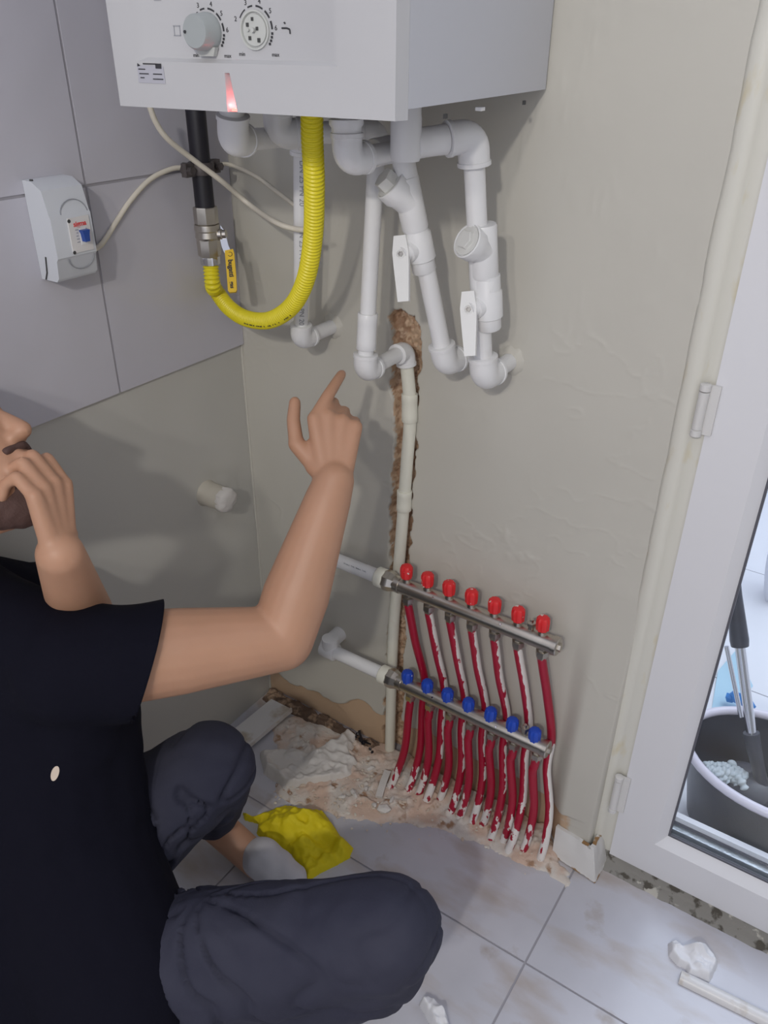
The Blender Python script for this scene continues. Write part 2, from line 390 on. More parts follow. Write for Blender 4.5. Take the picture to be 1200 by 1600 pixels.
# room behind the viewer
b = B(); bx(b, (2.1, -2.75, -.05), (2.2, .1, 2.45)); struct(obj('wall_right', b, M['wall_left']))
b = B(); bx(b, (XE, .0, 2.05), (2.1, .13, 2.45)); struct(obj('wall_back', b, M['wall']))
# ------------------------------------------------------------------ boiler
ax_x = V((.9954, .0954, 0)); ax_y = V((-.0954, .9954, 0)); ax_z = V((0, 0, 1)); BO = V((.631, -.003, 1.444))
def BL(x, y, z): return BO + ax_x * x + ax_y * y + ax_z * z
def onfront(px, py, off=0.):
    d = ray(px, py); n = ax_y; return CAM + d * ((BL(0, -.447 - off, 0) - CAM).dot(n) / d.dot(n))
def loc_(p): q = p - BO; return q.dot(ax_x), q.dot(ax_y), q.z
boiler = thing('combi_boiler', 'white wall-hung combi boiler above the pipes, cut by the top of the picture', 'boiler', BL(-.19, -.22, 0))
b = B(); box(b, BL(-.1875, -.216, .36), (.375, .428, .70), (ax_x, ax_y, ax_z))
body = obj('casing', b, M['boiler_side'], boiler, bev=.002)
b = B(); box(b, BL(-.1875, -.215, .35), (.33, .38, .70), (ax_x, ax_y, ax_z)); boolean(body, b)
b = B(); box(b, BL(-.1875, -.215, .018), (.366, .42, .004), (ax_x, ax_y, ax_z)); obj('bottom_plate', b, M['boiler_dark'], boiler)
b = B(); prism(b, [BL(0, -.4305, 0), BL(-.006, -.447, 0), BL(-.372, -.447, 0), BL(-.379, -.4305, 0)], (0, 0, .72))
fc = obj('front_cover', b, M['boiler'], boiler, bev=.0012)
# recessed control panel
pa = [loc_(onfront(212, 0)), loc_(onfront(226, 90)), loc_(onfront(516, 96)), loc_(onfront(512, 0))]
x0 = (pa[0][0] + pa[1][0]) / 2; x1 = (pa[2][0] + pa[3][0]) / 2; zb = pa[1][2]
c = B()
ou = [(x0 - .012, zb - .004), (x1 + .010, zb - .004), (x1 + .010, .40), (x0 - .012, .40)]; inn = [(x0, zb), (x1, zb), (x1, .39), (x0, .39)]
a = [c.verts.new(BL(x, -.4475, z)) for x, z in ou]; d = [c.verts.new(BL(x, -.4410, z)) for x, z in inn]; a2 = [c.verts.new(BL(x, -.46, z)) for x, z in ou]
c.faces.new(a2); c.faces.new(d[::-1])
for i in range(4): j = (i + 1) % 4; c.faces.new((a2[i], a[i], a[j], a2[j])); c.faces.new((a[i], d[i], d[j], a[j]))
boolean(fc, c)
# groove of the indicator light
s0 = loc_(onfront(352, 114)); s1 = loc_(onfront(360, 181)); s2 = loc_(onfront(366, 181))
c = B(); zt = s0[2]
prof = [(s0[0] - .002, -.449), (s0[0] + .006, -.449), (s0[0] + .004, -.441), (s0[0] + .002, -.441)]
bot = [(s1[0] - .004, -.449), (s1[0] + .012, -.449), (s1[0] + .010, -.437), (s1[0] + .001, -.437)]
A = [c.verts.new(BL(x, y, zt)) for x, y in prof]; D = [c.verts.new(BL(x, y, -.01)) for x, y in bot]
c.faces.new(A); c.faces.new(D[::-1])
for i in range(4): j = (i + 1) % 4; c.faces.new((A[i], D[i], D[j], A[j]))
boolean(fc, c)
b = B(); box(b, BL(s1[0] + .0085, -.4395, .002), (.016, .010, .003), (ax_x, ax_y, ax_z)); obj('indicator_light', b, M['led'], boiler)
lamp('indicator_glow', BL(s1[0] + .006, -.4435, .006), .010, .001, (1, .10, .10), 'POINT')
# knob and dial with the missing knob
fz = ax_y * -1
def panel_pt(px, py): 
    d = ray(px, py); return CAM + d * ((BL(0, -.4410, 0) - CAM).dot(ax_y) / d.dot(ax_y))
kc = panel_pt(325, 50); flu = lambda a: 1
kn = B(); turned(kn, kc, fz, [(0, .0185), (.004, .0185), (.0045, .0182), (.021, .0165), (.023, .0150)], 40); kb = obj('dial_knob', kn, M['knob'], boiler, 50)
b = B(); turned(b, kc + fz * .0228 - ax_x * .012, fz, [(0, .0016), (.0012, .0016)], 12); obj('pointer_mark', b, M['black_ink'], kb)
b = B(); prism(b, [kc + ax_x * s * .014 + ax_z * z + fz * y for s, z, y in ((-1, -.014, .002), (1, -.014, .002), (.7, -.0225, .0005), (-.7, -.0225, .0005))], fz * .006); obj('knob_shroud', b, M['dial'], kb)
dc = panel_pt(399, 47)
b = B(); turned(b, dc - fz * .001, fz, [(0, .0185), (.0035, .0182), (.0035, .0165), (.0008, .0155)], 40); dr_ = obj('dial_ring', b, M['dial'], boiler, 30)
b = B(); turned(b, dc - fz * .0005, fz, [(0, .0150), (.0022, .0145)], 40)
b2 = obj('dial_plate', b, M['dial'], dr_)
b = B()
for ang, rr, sz in ((100, .010, .0018), (150, .0095, .002), (230, .0095, .002), (300, .0105, .0022), (20, .004, .0018)):
    p = dc + ax_x * (math.cos(math.radians(ang)) * rr) + ax_z * (math.sin(math.radians(ang)) * rr); box(b, p + fz * .0022, (sz * 1.5, .001, sz * 1.8), (ax_x, ax_y, ax_z))
obj('mounting_holes', b, M['dark_hole'], dr_)
b = B(); turned(b, dc + fz * .0015, fz, [(0, .0022), (.0045, .0020)], 12); turned(b, dc + fz * .0015 - ax_x * .007, fz, [(0, .0014), (.003, .0014)], 12); obj('dial_shaft', b, M['dial'], dr_)
for cc in (kc, dc):
    b = B()
    for a0, a1 in ((150, 122), (112, 95), (84, 60), (52, 30), (22, 2)):
        pts = [cc + ax_x * math.cos(math.radians(t)) * .0215 + ax_z * math.sin(math.radians(t)) * .0215 + fz * .0004 for t in np.linspace(a0, a1, 8)]
        wd = .0006 + .0006 * (150 - a0) / 150
        for p, q in zip(pts, pts[1:]):
            m_ = (p - cc).normalized() * wd; vs = [b.verts.new(v) for v in (p - m_, p + m_, q + m_, q - m_)]; b.faces.new(vs)
    for t in (-8, -17, -26, -35):
        p = cc + ax_x * math.cos(math.radians(t)) * .0215 + ax_z * math.sin(math.radians(t)) * .0215 + fz * .0004; box(b, p, (.0026, .0002, .0024), (ax_x, ax_y, ax_z))
    obj('scale_marks', b, M['black_ink'], boiler, 10)
    for ch, t in (('2', 158), ('3', 113), ('4', 74), ('5', 40), ('6', 4)):
        text('scale_number', ch, cc + ax_x * math.cos(math.radians(t)) * .0262 + ax_z * math.sin(math.radians(t)) * .0262 + fz * .0003, ax_x, ax_z, .0065, M['black_ink'], boiler)
    text('scale_word', 'min', cc + ax_x * -.019 - ax_z * .022 + fz * .0003, ax_x, ax_z, .0055, M['black_ink'], boiler)
    text('scale_word', 'max', cc + ax_x * .024 - ax_z * .022 + fz * .0003, ax_x, ax_z, .0055, M['black_ink'], boiler)
# radiator symbol, tap symbol, small mark at the top
b = B(); rp = panel_pt(277, 48)
for dx in (-.004, .004): box(b, rp + ax_x * dx + fz * .0004, (.0009, .0003, .010), (ax_x, ax_y, ax_z))
for dz in (-.0045, .0045): box(b, rp + ax_z * dz + fz * .0004, (.010, .0003, .0009), (ax_x, ax_y, ax_z))
obj('radiator_symbol', b, M['grey_ink'], boiler)
b = B(); tp = panel_pt(447, 44)
for p, q in (((-.005, 0), (.001, 0)), ((.001, 0), (.0045, -.001)), ((.0045, -.001), (.005, -.005)), ((-.002, .005), (-.0005, .004))):
    tube(b, [tp + ax_x * p[0] + ax_z * p[1] + fz * .0004, tp + ax_x * q[0] + ax_z * q[1] + fz * .0004], .0008, 8)
obj('tap_symbol', b, M['black_ink'], boiler)
b = B(); box(b, panel_pt(246, -3), (.010, .0006, .005), (ax_x, ax_y, ax_z)); obj('panel_mark', b, M['grey_ink'], boiler)
# label sticker
q4 = [onfront(214, 101, .0003), onfront(255, 104, .0003), onfront(259, 131, .0003), onfront(217, 129, .0003)]
b = B(); prism(b, q4, fz * .0003); st = obj('rating_label', b, M['label'], boiler)
ctr = sum(q4, V()) / 4 + fz * .0005
b = B(); box(b, ctr + ax_x * .0125 + ax_z * .0085, (.0085, .0003, .005), (ax_x, ax_y, ax_z)); prism(b, [ctr + ax_x * -.018 + ax_z * .011, ctr + ax_x * -.014 + ax_z * .0085, ctr + ax_x * -.0185 + ax_z * .0075], fz * .0002)
for k, (xo, zo, wd) in enumerate(((-.0125, .005, .010), (-.010, .0005, .014), (.010, .0005, .013), (-.013, -.0035, .006), (.010, -.0045, .015), (.0, .0105, .02))):
    box(b, ctr + ax_x * xo + ax_z * zo, (wd, .0003, .0011), (ax_x, ax_y, ax_z))
obj('label_print', b, M['black_ink'], st)
# little screws and clips below the right side
for t in (-.33, -.075):
    b = B(); box(b, BL(-.004, t, -.003), (.003, .006, .005), (ax_x, ax_y, ax_z)); obj('casing_screw', b, M['dark_hole'], boiler)
b = B(); box(b, BL(-.012, -.21, -.003), (.008, .012, .004), (ax_x, ax_y, ax_z)); obj('casing_clip', b, M['ppr'], boiler)
b = B(); box(b, BL(-.19, .012, .5), (.2, .055, .05), (ax_x, ax_y, ax_z)); obj('wall_bracket', b, M['boiler_dark'], boiler)

# ------------------------------------------------------------------ plastic pipes
def elbow(parent, c, pa, pb, r, L=.030, mat='ppr', k=1.38):
    c = V(c); a = (V(pa) - c).normalized(); d = (V(pb) - c).normalized(); R_ = r * k
    pts = [c + a * L] + arc_pts(pa, c, pb, r * 1.15, 8) + [c + d * L]
    b = B(); tube(b, pts, R_, 28)
    for v in (a, d): turned(b, c + v * (L - .006), v, [(0, R_ * 1.02), (.0005, R_ * 1.07), (.0058, R_ * 1.07), (.0065, R_ * 1.0)], 28)
    return obj('elbow', b, M[mat], parent)
def straight(parent, p, q, r, mat='ppr', name='pipe'):
    b = B(); tube(b, [p, q], r, 24); return obj(name, b, M[mat], parent)
def sleeve(parent, c, d, L, R_, mat='ppr', name='coupling'):
    d = V(d).normalized(); b = B(); turned(b, V(c) - d * L / 2, d, [(0, R_ * .95), (.001, R_ * 1.0), (L * .25, R_), (L * .27, R_ * .985), (L * .73, R_ * .985), (L * .75, R_), (L - .001, R_), (L, R_ * .95)], 28)
    return obj(name, b, M[mat], parent)
def rose(parent, c, R_, n=(0, -1, 0)):      # ragged filler round a pipe where it enters the wall
    b = B(); n = V(n); x, y, n = frame(n); rings = []
    for s, rr in ((-.004, R_ * 1.9), (.001, R_ * 1.6), (.004, R_ * 1.2), (.006, R_ * .9)):
        rings.append([b.verts.new(V(c) + n * s + (x * math.cos(2 * math.pi * k / 24) + y * math.sin(2 * math.pi * k / 24)) * rr * (1 + .16 * noise.noise(V((k * .7, rr * 90, c[0] * 9))) + .05 * math.sin(k * 2.1))) for k in range(24)])
    for i in range(3):
        for k in range(24): b.faces.new((rings[i][k], rings[i][(k + 1) % 24], rings[i + 1][(k + 1) % 24], rings[i + 1][k]))
    b.faces.new(rings[-1]); return obj('filler_collar', b, M['wall'], parent)
def ball_valve(parent, c, axis, R_, knob_dir, hl=.085):
    """plastic ball valve: body on the pipe, a neck towards knob_dir and a long flat lever hanging down"""
    c = V(c); axis = V(axis).normalized(); kd = V(knob_dir); kd = (kd - axis * kd.dot(axis)).normalized()
    b = B(); turned(b, c - axis * .040, axis, [(0, R_ * .95), (.002, R_ * 1.02), (.018, R_ * 1.02), (.020, R_ * 1.18), (.058, R_ * 1.18), (.062, R_ * 1.02), (.078, R_ * 1.02), (.080, R_ * .95)], 32)
    turned(b, c + kd * (R_ * .5), kd, [(0, .0165), (R_ * .75, .0165), (R_ * .78, .0125), (R_ * .78 + .012, .0125)], 28)
    v = obj('ball_valve', b, M['ppr'], parent)
    s = axis.cross(kd).normalized(); o = c + kd * (R_ * 1.28 + .010); dn = -CU; kd0 = kd; kd = (kd * .45 - CW * .9).normalized(); dn = (dn - kd * dn.dot(kd)).normalized(); s = dn.cross(kd).normalized()
    L = [(-.0105, -.004), (-.0085, -.022 - .006), (.0085, -.028), (.0105, -.004), (.0095, .02), (.0078, hl), (-.0078, hl), (-.0095, .02)]
    b = B(); prism(b, [o + s * x + dn * y for x, y in [(-.009, -.026), (.009, -.026), (.0125, -.002), (.0115, .02), (.0085, hl), (-.0085, hl), (-.0115, .02), (-.0125, -.002)]], kd * .008)
    h = obj('lever', b, M['white_glossy'], v, bev=.0012)
    b = B(); turned(b, o + kd * .0078, kd, [(0, .0068), (.0012, .0068), (.0012, .0056), (.0003, .0052)], 20); hh = obj('screw_seat', b, M['white_glossy'], v, 30)
    b = B(); turned(b, o + kd * .0078, kd, [(0, .0045), (.0022, .0042), (.0022, .0024), (.001, .0020)], 6); obj('screw', b, M['screw'], v, 20)
    return v
def strainer(parent, c, axis, br, R_, L, plugmat, big):
    """Y-strainer body with a slanted screwed branch"""
    c = V(c); axis = V(axis).normalized(); br = V(br).normalized()
    b = B(); turned(b, c - axis * .038, axis, [(0, R_ * .98), (.003, R_ * 1.04), (.073, R_ * 1.04), (.076, R_ * .98)], 32)
    st_ = obj('strainer_body', b, M['ppr'], parent)
    b = B(); turned(b, c, br, [(0, big * .80), (L * .45, big * .88), (L * .6, big), (L, big), (L + .001, big * .93), (L - .002, big * .86)], 32); obj('branch', b, M['ppr'], st_, 30)
    b = B(); turned(b, c + br * (L - .004), br, [(0, big * .84), (.0045, big * .84), (.005, big * .5 if big > .02 else big * .7)], 32)
    pc = obj('screw_plug', b, M[plugmat], st_, 30)
    b = B(); tall = L > .04; q = big * (.68 if tall else .56); turned(b, c + br * (L), br, [(0, q), (.014 if tall else .006, q * .97), (.015 if tall else .007, q * .9)], 6); obj('plug_hexagon', b, M[plugmat], st_, 20)
    return st_
RP = .0142
# pipe A : leftmost, behind the yellow hose
A1 = at(364, 172, y=-.33); A2 = at(364, 220, y=-.325); A3 = at(471, 212, y=-.115); A4 = at(470, 531, y=-.096); A5 = at(520, 508, y=.0)
A5.z = A4.z; A5.x = A4.x
pA = thing('water_pipe', 'leftmost white plastic pipe, behind the yellow hose and running from boiler to wall', 'pipe', A5, 'white plastic pipes under the boiler')
straight(pA, A1 + V((0, 0, .03)), A2, .0165); elbow(pA, A2, A1, A3, .0150, .033)
straight(pA, A2, A3, .0145); elbow(pA, A3, A2, A4, .0125, .028); straight(pA, A3, A4, .0128); elbow(pA, A4, A3, A5, .0135, .030); straight(pA, A4, A5, .0135)
rose(pA, A5, .014)
axA = (A3 - A4).normalized()
ta = (A3 * .45 + A4 * .55); side = (CAM - ta); side = (side - axA * side.dot(axA)).normalized()
for k, (f, s_) in enumerate(((.20, 'DN 25 PN 20'), (.50, 'DN 25 PN 20'), (.80, 'DN 25 PN 20'))):
    text('pipe_print', s_, A3.lerp(A4, f) + side * .0131 + axA.cross(side) * .001, axA * -1, axA.cross(side), .0125, M['grey_ink'], pA)
# pipe B : second elbow, horizontal behind the hose, then down into the groove
B1 = at(434, 172, y=-.235); B2 = at(434, 210, y=-.232); B3 = at(590, 204, y=-.13); B4 = at(570, 581, y=-.146); B5 = at(633, 552, y=-.016); B5.z = B4.z
pB = thing('water_pipe', 'white plastic pipe going down into the open brick-coloured groove', 'pipe', B5, 'white plastic pipes under the boiler')
straight(pB, B1 + V((0, 0, .03)), B2, .0165); elbow(pB, B2, B1, B3, .0150, .033)
straight(pB, B2, B3, .0150); elbow(pB, B3, B2, B4, .0125, .027); straight(pB, B3, B4, .0130); elbow(pB, B4, B3, B5, .0140, .031)
straight(pB, B4, B5, .0130); BX = [at(641, 640, y=-.010), at(636, 720, y=-.009), at(630, 800, y=-.008), at(622, 900, y=-.008), at(614, 1000, y=-.006), at(609, 1175, y=-.006)]
elbow(pB, B5, B4, BX[0], .0125, .028); sleeve(pB, B4.lerp(B3, .19), B3 - B4, .060, .0165)
b = B(); tube(b, spline([B5] + BX, 6), .0122, 20); obj('buried_pipe', b, M['ppr_cream'], pB)
q0 = at(640, 618, y=-.010); q1 = at(640, 655, y=-.010); sleeve(pB, (q0 + q1) / 2, q0 - q1, .055, .0150, 'ppr_cream')
q0 = at(632, 768, y=-.009); q1 = at(631, 795, y=-.009); sleeve(pB, (q0 + q1) / 2, q0 - q1, .045, .0150, 'ppr_cream')
# pipe C : from the third boiler outlet, with plugged strainer and valve
C1 = at(541, 172, y=-.27); C2 = at(543, 252, y=-.27); C3 = at(610, 230, y=-.17); C4 = at(696, 568, y=-.090); C5 = at(738, 550, y=0); C5.z = C4.z; C5.x = C4.x + .01
pC = thing('water_pipe', 'slanting white plastic pipe between the groove pipe and the rightmost pipe', 'pipe', C5, 'white plastic pipes under the boiler')
CT = at(630, 232, y=-.165)
straight(pC, C1 + V((0, 0, .03)), C2, .0140); b = B(); dC = (C2 - C1).normalized(); turned(b, at(541, 186, y=-.27), dC, [(0, .0225), (.006, .0225), (.010, .0195), (.022, .0195), (.026, .0165)], 28); obj('union_nut', b, M['ppr'], pC)
elbow(pC, C2, C1, CT, .0145, .034); straight(pC, C2, CT, .0135); sleeve(pC, at(598, 236, y=-.19), CT - C2, .035, .0185)
cm = at(640, 285, y=-.155); straight(pC, at(632, 255, y=-.162), C4, .0142)
CTOP = at(629, 246, y=-.163); axC = (CTOP - C4).normalized()
straight(pC, CTOP, CTOP - axC * .03, .0165)
strainer(pC, at(641, 318, y=-.150), axC, (-CR * .70 + CU * .45 - CW * .55), .0190, .042, 'plug', .0250)
ball_valve(pC, at(655, 384, y=-.135), axC, .0180, (-CR * .78 - CW * .62), .068)
elbow(pC, C4, CTOP, C5, .0150, .034); straight(pC, C4, C5, .0135); rose(pC, C5, .014)
# pipe D : rightmost
D1 = at(635, 178, y=-.215); D2 = at(635, 226, y=-.212); D3 = at(739, 212, y=-.135); D4 = at(756, 590, y=-.093); D5 = at(797, 566, y=0); D5.z = D4.z
pD = thing('water_pipe', 'rightmost white plastic pipe with the large round screw plug', 'pipe', D5, 'white plastic pipes under the boiler')
b = B(); turned(b, D1 + V((0, 0, .03)), (0, 0, -1), [(0, .0195), (.030, .0195), (.036, .0205), (.080, .0205), (.086, .0185)], 30); obj('tee', b, M['ppr'], pD)
straight(pD, D2, D3, .0165); sleeve(pD, D2.lerp(D3, .36), D3 - D2, .045, .0192); elbow(pD, D3, D2, D4, .0158, .038)
straight(pD, D3, D4, .0148); axD = (D3 - D4).normalized()
strainer(pD, at(756, 392, y=-.114), axD, (-CR * .70 - CW * .66 + CU * .16), .0195, .038, 'plug', .0250)
ball_valve(pD, at(762, 474, y=-.104), axD, .0190, (-CR * .80 - CW * .58), .068)
b = B(); tube(b, [at(761, 430, y=-.108), at(762, 452, y=-.106)], .0195, 28); obj('coupling', b, M['ppr'], pD)
elbow(pD, D4, D3, D5, .0160, .037); straight(pD, D4, D5, .0145); rose(pD, D5, .0155)

# ------------------------------------------------------------------ gas pipe, valve, hose
gx = .052; G0 = at(312, 175, x=gx); G1 = at(321, 330, x=gx)
G0.y = G1.y - .0
gp = thing('gas_pipe', 'black gas pipe coming down beside the corner from the boiler', 'pipe', G1)
b = B(); tube(b, [G1 + V((0, 0, .36)), G1], .0170, 24); obj('pipe', b, M['black'], gp)
GC = at(318, 262, x=gx); GC.y = G1.y; GC.x = gx
b = B(); turned(b, V((gx, G1.y, GC.z - .010)), (0, 0, 1), [(0, .0215), (.004, .0225), (.016, .0225), (.020, .0215)], 24)
for s in (-1, 1): box(b, (gx, G1.y + s * .030, GC.z), (.012, .022, .022)); turned(b, (gx - .01, G1.y + s * .034, GC.z), (1, 0, 0), [(0, .007), (.025, .007)], 6)
tube(b, [(0.004, G1.y, GC.z), (gx - .015, G1.y, GC.z)], .006, 10); obj('pipe_clamp', b, M['clamp'], gp, 20)
gv = thing('gas_valve', 'nickel-plated gas ball valve with yellow lever under the black pipe', 'valve', (gx, G1.y, G1.z - .09))
def gz(py): p = at(322, py, x=gx); return p.z
t0 = gz(326); b = B()
turned(b, (gx, G1.y, t0 + .004), (0, 0, -1), [(0, .0205), (.002, .0215), (.028, .0215), (.030, .0200)], 8)
turned(b, (gx, G1.y, t0 - .026), (0, 0, -1), [(0, .0225), (.003, .0228), (.010, .0228), (.012, .0215), (.022, .0225), (.026, .0205)], 28)
turned(b, (gx, G1.y, t0 - .050), (0, 0, -1), [(0, .0205), (.002, .0212), (.030, .0205), (.032, .0190)], 8)
turned(b, (gx, G1.y, t0 - .045), CR * .9 - CW * .1, [(0, .010), (.026, .010), (.028, .008), (.034, .008)], 16)
obj('valve_body', b, M['steel'], gv, 25)
b = B(); turned(b, (gx, G1.y, t0 - .082), (0, 0, -1), [(0, .0175), (.004, .0180), (.014, .0175), (.015, .016)], 24, flute=lambda a: 1 + .03 * math.cos(12 * a)); obj('hose_nut', b, M['chrome'], gv, 25)
kp = V((gx, G1.y, t0 - .045)) + (CR * .9 - CW * .1).normalized() * .031
kd = (CR * .9 - CW * .1).normalized(); 
e0 = kp; e1 = at(357, 396, t=(kp - CAM).dot(CW) * 1.0); e2 = at(362, 455, t=(kp - CAM).dot(CW) * 1.01)
wv = (-CW + CR * .25); 
def strip(bm, pts, wd, th, wdir):
    P = [V(p) for p in pts]; n = len(P); up = []; 
    for i in range(n):
        t = (P[min(n - 1, i + 1)] - P[max(0, i - 1)]).normalized(); wv_ = (V(wdir) - t * V(wdir).dot(t)).normalized(); nn = t.cross(wv_); W_ = wd[i] if isinstance(wd, list) else wd
        up.append([bm.verts.new(P[i] + wv_ * (s * W_ / 2) + nn * (q * th / 2)) for s, q in ((-1, -1), (1, -1), (1, 1), (-1, 1))])
    for i in range(n - 1):
        for k in range(4): bm.faces.new((up[i][k], up[i][(k + 1) % 4], up[i + 1][(k + 1) % 4], up[i + 1][k]))
    bm.faces.new(up[0][::-1]); bm.faces.new(up[-1])
tD = (kp - CAM).dot(CW)
b = B(); strip(b, spline([at(338, 352, t=tD), at(347, 366, t=tD), at(352, 385, t=tD), at(358, 398, t=tD)], 4), .012, .0025, (CR * .9 + CU * .3)); hd = obj('lever', b, M['screw'], gv)
hd.data.materials.clear(); hd.data.materials.append(M['chrome'])
b = B(); turned(b, at(345, 366, t=tD), -CW, [(0, .0060), (.004, .0060), (.005, .0045)], 6); obj('lever_nut', b, M['chrome'], gv, 20)
b = B(); strip(b, [at(358, 391, t=tD), at(359, 396, t=tD), at(362, 430, t=tD), at(363.5, 454, t=tD), at(363.7, 457, t=tD)], [.0150, .0165, .0165, .0160, .012], .006, CR)
ys_ = obj('lever_sleeve', b, M['yellow'], gv, bev=.0014)
hd_d = (at(363.5, 454, t=tD) - at(359, 396, t=tD)).normalized()
text('lever_print', 'bugatti', at(361.3, 420, t=tD) - CW * .0036, hd_d, hd_d.cross(CW) * 1.0, .0115, M['black_ink'], ys_, bold=.0004)
text('lever_print', 'gas', at(363.2, 446, t=tD) - CW * .0036, hd_d, hd_d.cross(CW) * 1.0, .0100, M['black_ink'], ys_, bold=.0003)
b = B(); cc = at(360, 398, t=tD) - CW * .0034
tube(b, [cc + (CR * math.cos(a) + CU * math.sin(a)) * .0038 for a in np.linspace(2.2, -2.6, 12)], .0005, 6); obj('lever_symbol', b, M['black_ink'], ys_)
# corrugated yellow hose
hz0 = V((gx, G1.y, t0 - .094))
hp = spline([hz0, hz0 - V((-.002, .002, .040)), at(338, 455, y=-.086), at(358, 481, y=-.102), at(386, 498, y=-.125), at(422, 500, y=-.15), at(456, 478, y=-.175), at(478, 435, y=-.20), at(489, 370, y=-.225), at(491, 290, y=-.26), at(488, 220, y=-.285), at(487, 165, y=-.30)], 60)
L = [0.]
for p, q in zip(hp, hp[1:]): L.append(L[-1] + (q - p).length)
L = np.array(L); N_ = 1100; sN = np.linspace(0, L[-1], N_); arr = np.array([list(p) for p in hp]); P_ = np.stack([np.interp(sN, L, arr[:, k]) for k in range(3)], 1)
rr = [.0138 + .0012 * math.sin(2 * math.pi * s / .0062) for s in sN]
hs = thing('gas_hose', 'bright yellow corrugated gas hose looping up to the boiler', 'hose', hz0)
b = B(); tube(b, [V(p) for p in P_], rr, 20); obj('corrugated_tube', b, M['yellow_hose'], hs, 80)
b = B()
for k in range(40):
    s = .30 + .21 * k / 40; i = int(s * N_); p = V(P_[i]); t_ = V(P_[i + 2]) - p; t_.normalize(); sd = CAM - p; sd = (sd - t_ * sd.dot(t_)).normalized(); lo = t_.cross(sd)
    if random.random() < .62: box(b, p + (sd * .80 + lo * .56).normalized() * .0150 + t_ * random.uniform(-.001, .001), (random.uniform(.001, .0024), .0022, .0006), (t_, lo, sd))
obj('hose_print', b, M['black_ink'], hs)

# ------------------------------------------------------------------ cables
def cable(label, pts, r=.0042, n='electric_cable'):
    b = B(); tube(b, spline(pts, 14), r, 12); o = obj(n, b, M['cable']); tag(o, label, 'cable', 'cream cables near the boiler'); return o
cable('cream cable from the breaker box to the clamp on the black pipe', [at(143, 392, x=.040), at(160, 380, x=.014), at(182, 346, x=.012), at(205, 312, x=.012), at(235, 280, x=.012), at(268, 264, x=.016), at(290, 262, x=.022)])
cable('cream cable hanging diagonally across the front of the black pipe', [at(232, 160, x=.09), at(243, 190, x=.085), at(262, 217, x=.085), at(300, 248, x=.085), at(345, 282, x=.10), at(390, 320, x=.125), at(430, 347, y=-.135), at(458, 357, y=-.135), at(482, 360, y=-.130)], .0045)
cable('thin cream cable running from the clamp right to the leftmost white pipe', [at(340, 256, y=-.04), at(362, 258, y=-.035), at(400, 276, y=-.035), at(430, 298, y=-.045), at(466, 325, y=-.07)], .0034)

# ------------------------------------------------------------------ breaker box on the tiles
bb = thing('breaker_box', 'small white electrical breaker box with blue lever on the tiled wall', 'electrical box', at(60, 300, x=.009))
y0 = at(38, 300, x=.009).y; zt = at(44, 280, x=.01).z; zb_ = at(66, 436, x=.01).z
# profile in the (x, z) plane; the front face steps out in the middle
W0 = y0; W1 = y0 + .072; DX = .058
zt2 = zt
def sec(y): return [V((.009, y, zb_)), V((.009, y, zt2)), V((.030, y, zt2 - .001)), V((.049, y, zt2 - .012)), V((.056, y, zt2 - .045)), V((.0585, y, zt2 - .050)), V((.0585, y, zb_ + .036)), V((.055, y, zb_ + .032)), V((.052, y, zb_ + .006)), V((.046, y, zb_))]
b = B(); prism(b, sec(W0), (0, W1 - W0, 0)); cs = obj('casing', b, M['breaker_box'], bb, bev=.0022)
b = B(); by0 = W0 + .028; by1 = W1 - .006; bz0 = zb_ + .040; bz1 = zt2 - .053
bx(b, (.052, by0, bz0), (.0605, by1, bz1)); bk = obj('breaker', b, M['breaker'], bb, bev=.001)
mid = (by0 + by1) / 2
b = B(); prism(b, [V((.060, y, z)) for y, z in ((mid - .002, bz0 + .010), (mid + .010, bz0 + .010), (mid + .010, bz0 + .034), (mid - .002, bz0 + .034))], (.0012, 0, 0)); obj('lever_slot', b, M['ppr'], bk)
b = B(); prism(b, [V((.0605, y, z)) for y, z in ((mid + .000, bz0 + .015), (mid + .008, bz0 + .015), (mid + .009, bz0 + .025), (mid + .011, bz0 + .032), (mid - .003, bz0 + .032), (mid - .001, bz0 + .025))], (.009, 0, 0)); obj('lever', b, M['blue'], bk, bev=.0008)
text('breaker_brand', 'sigma', V((.0607, mid + .001, bz1 - .010)), (0, 1, 0), (0, 0, 1), .0105, M['red_ink'], bk, bold=.0003)
b = B()
for k in range(14): box(b, V((.0607, mid - .007 + (k % 3) * .008 + random.uniform(-.001, .001), bz1 - .018 - (k // 3) * .0045)), (.0003, random.uniform(.003, .006), .0012))
obj('breaker_print', b, M['grey_ink'], bk)
for z in (bz0 + .001, bz1 - .004):
    b = B(); turned(b, (.0600, by0 + .002, z), (1, 0, 0), [(0, .0028), (.0006, .0028)], 12); obj('screw_hole', b, M['dark_hole'], bk)
for s_, zc in ((1, zt2 - .048), (-1, zb_ + .034)):
    b = B(); cy = (W0 + W1) / 2 + .008
    tube(b, [V((.0585 - .0035 * abs(math.sin(t)) ** .5 - .0005, cy + math.cos(t) * .024, zc + s_ * math.sin(t) * .020)) for t in np.linspace(.05, math.pi - .05, 20)], .0007, 6)
    obj('knockout_line', b, M['grey_ink'], bb)
b = B(); tube(b, [V((.030, W0 - .0004, zb_ + .036)), V((.026, W0 - .0006, zb_ + .012)), V((.020, W0 - .0006, zb_ + .001))], .0013, 6); obj('cover_gap', b, M['dark_hole'], bb); b = B(); tube(b, [V((.022, W0 + .004, zt2 + .0002)), V((.026, W0 + .006, zt2 + .0002))], .0016, 6); obj('cover_gap', b, M['dark_hole'], bb)

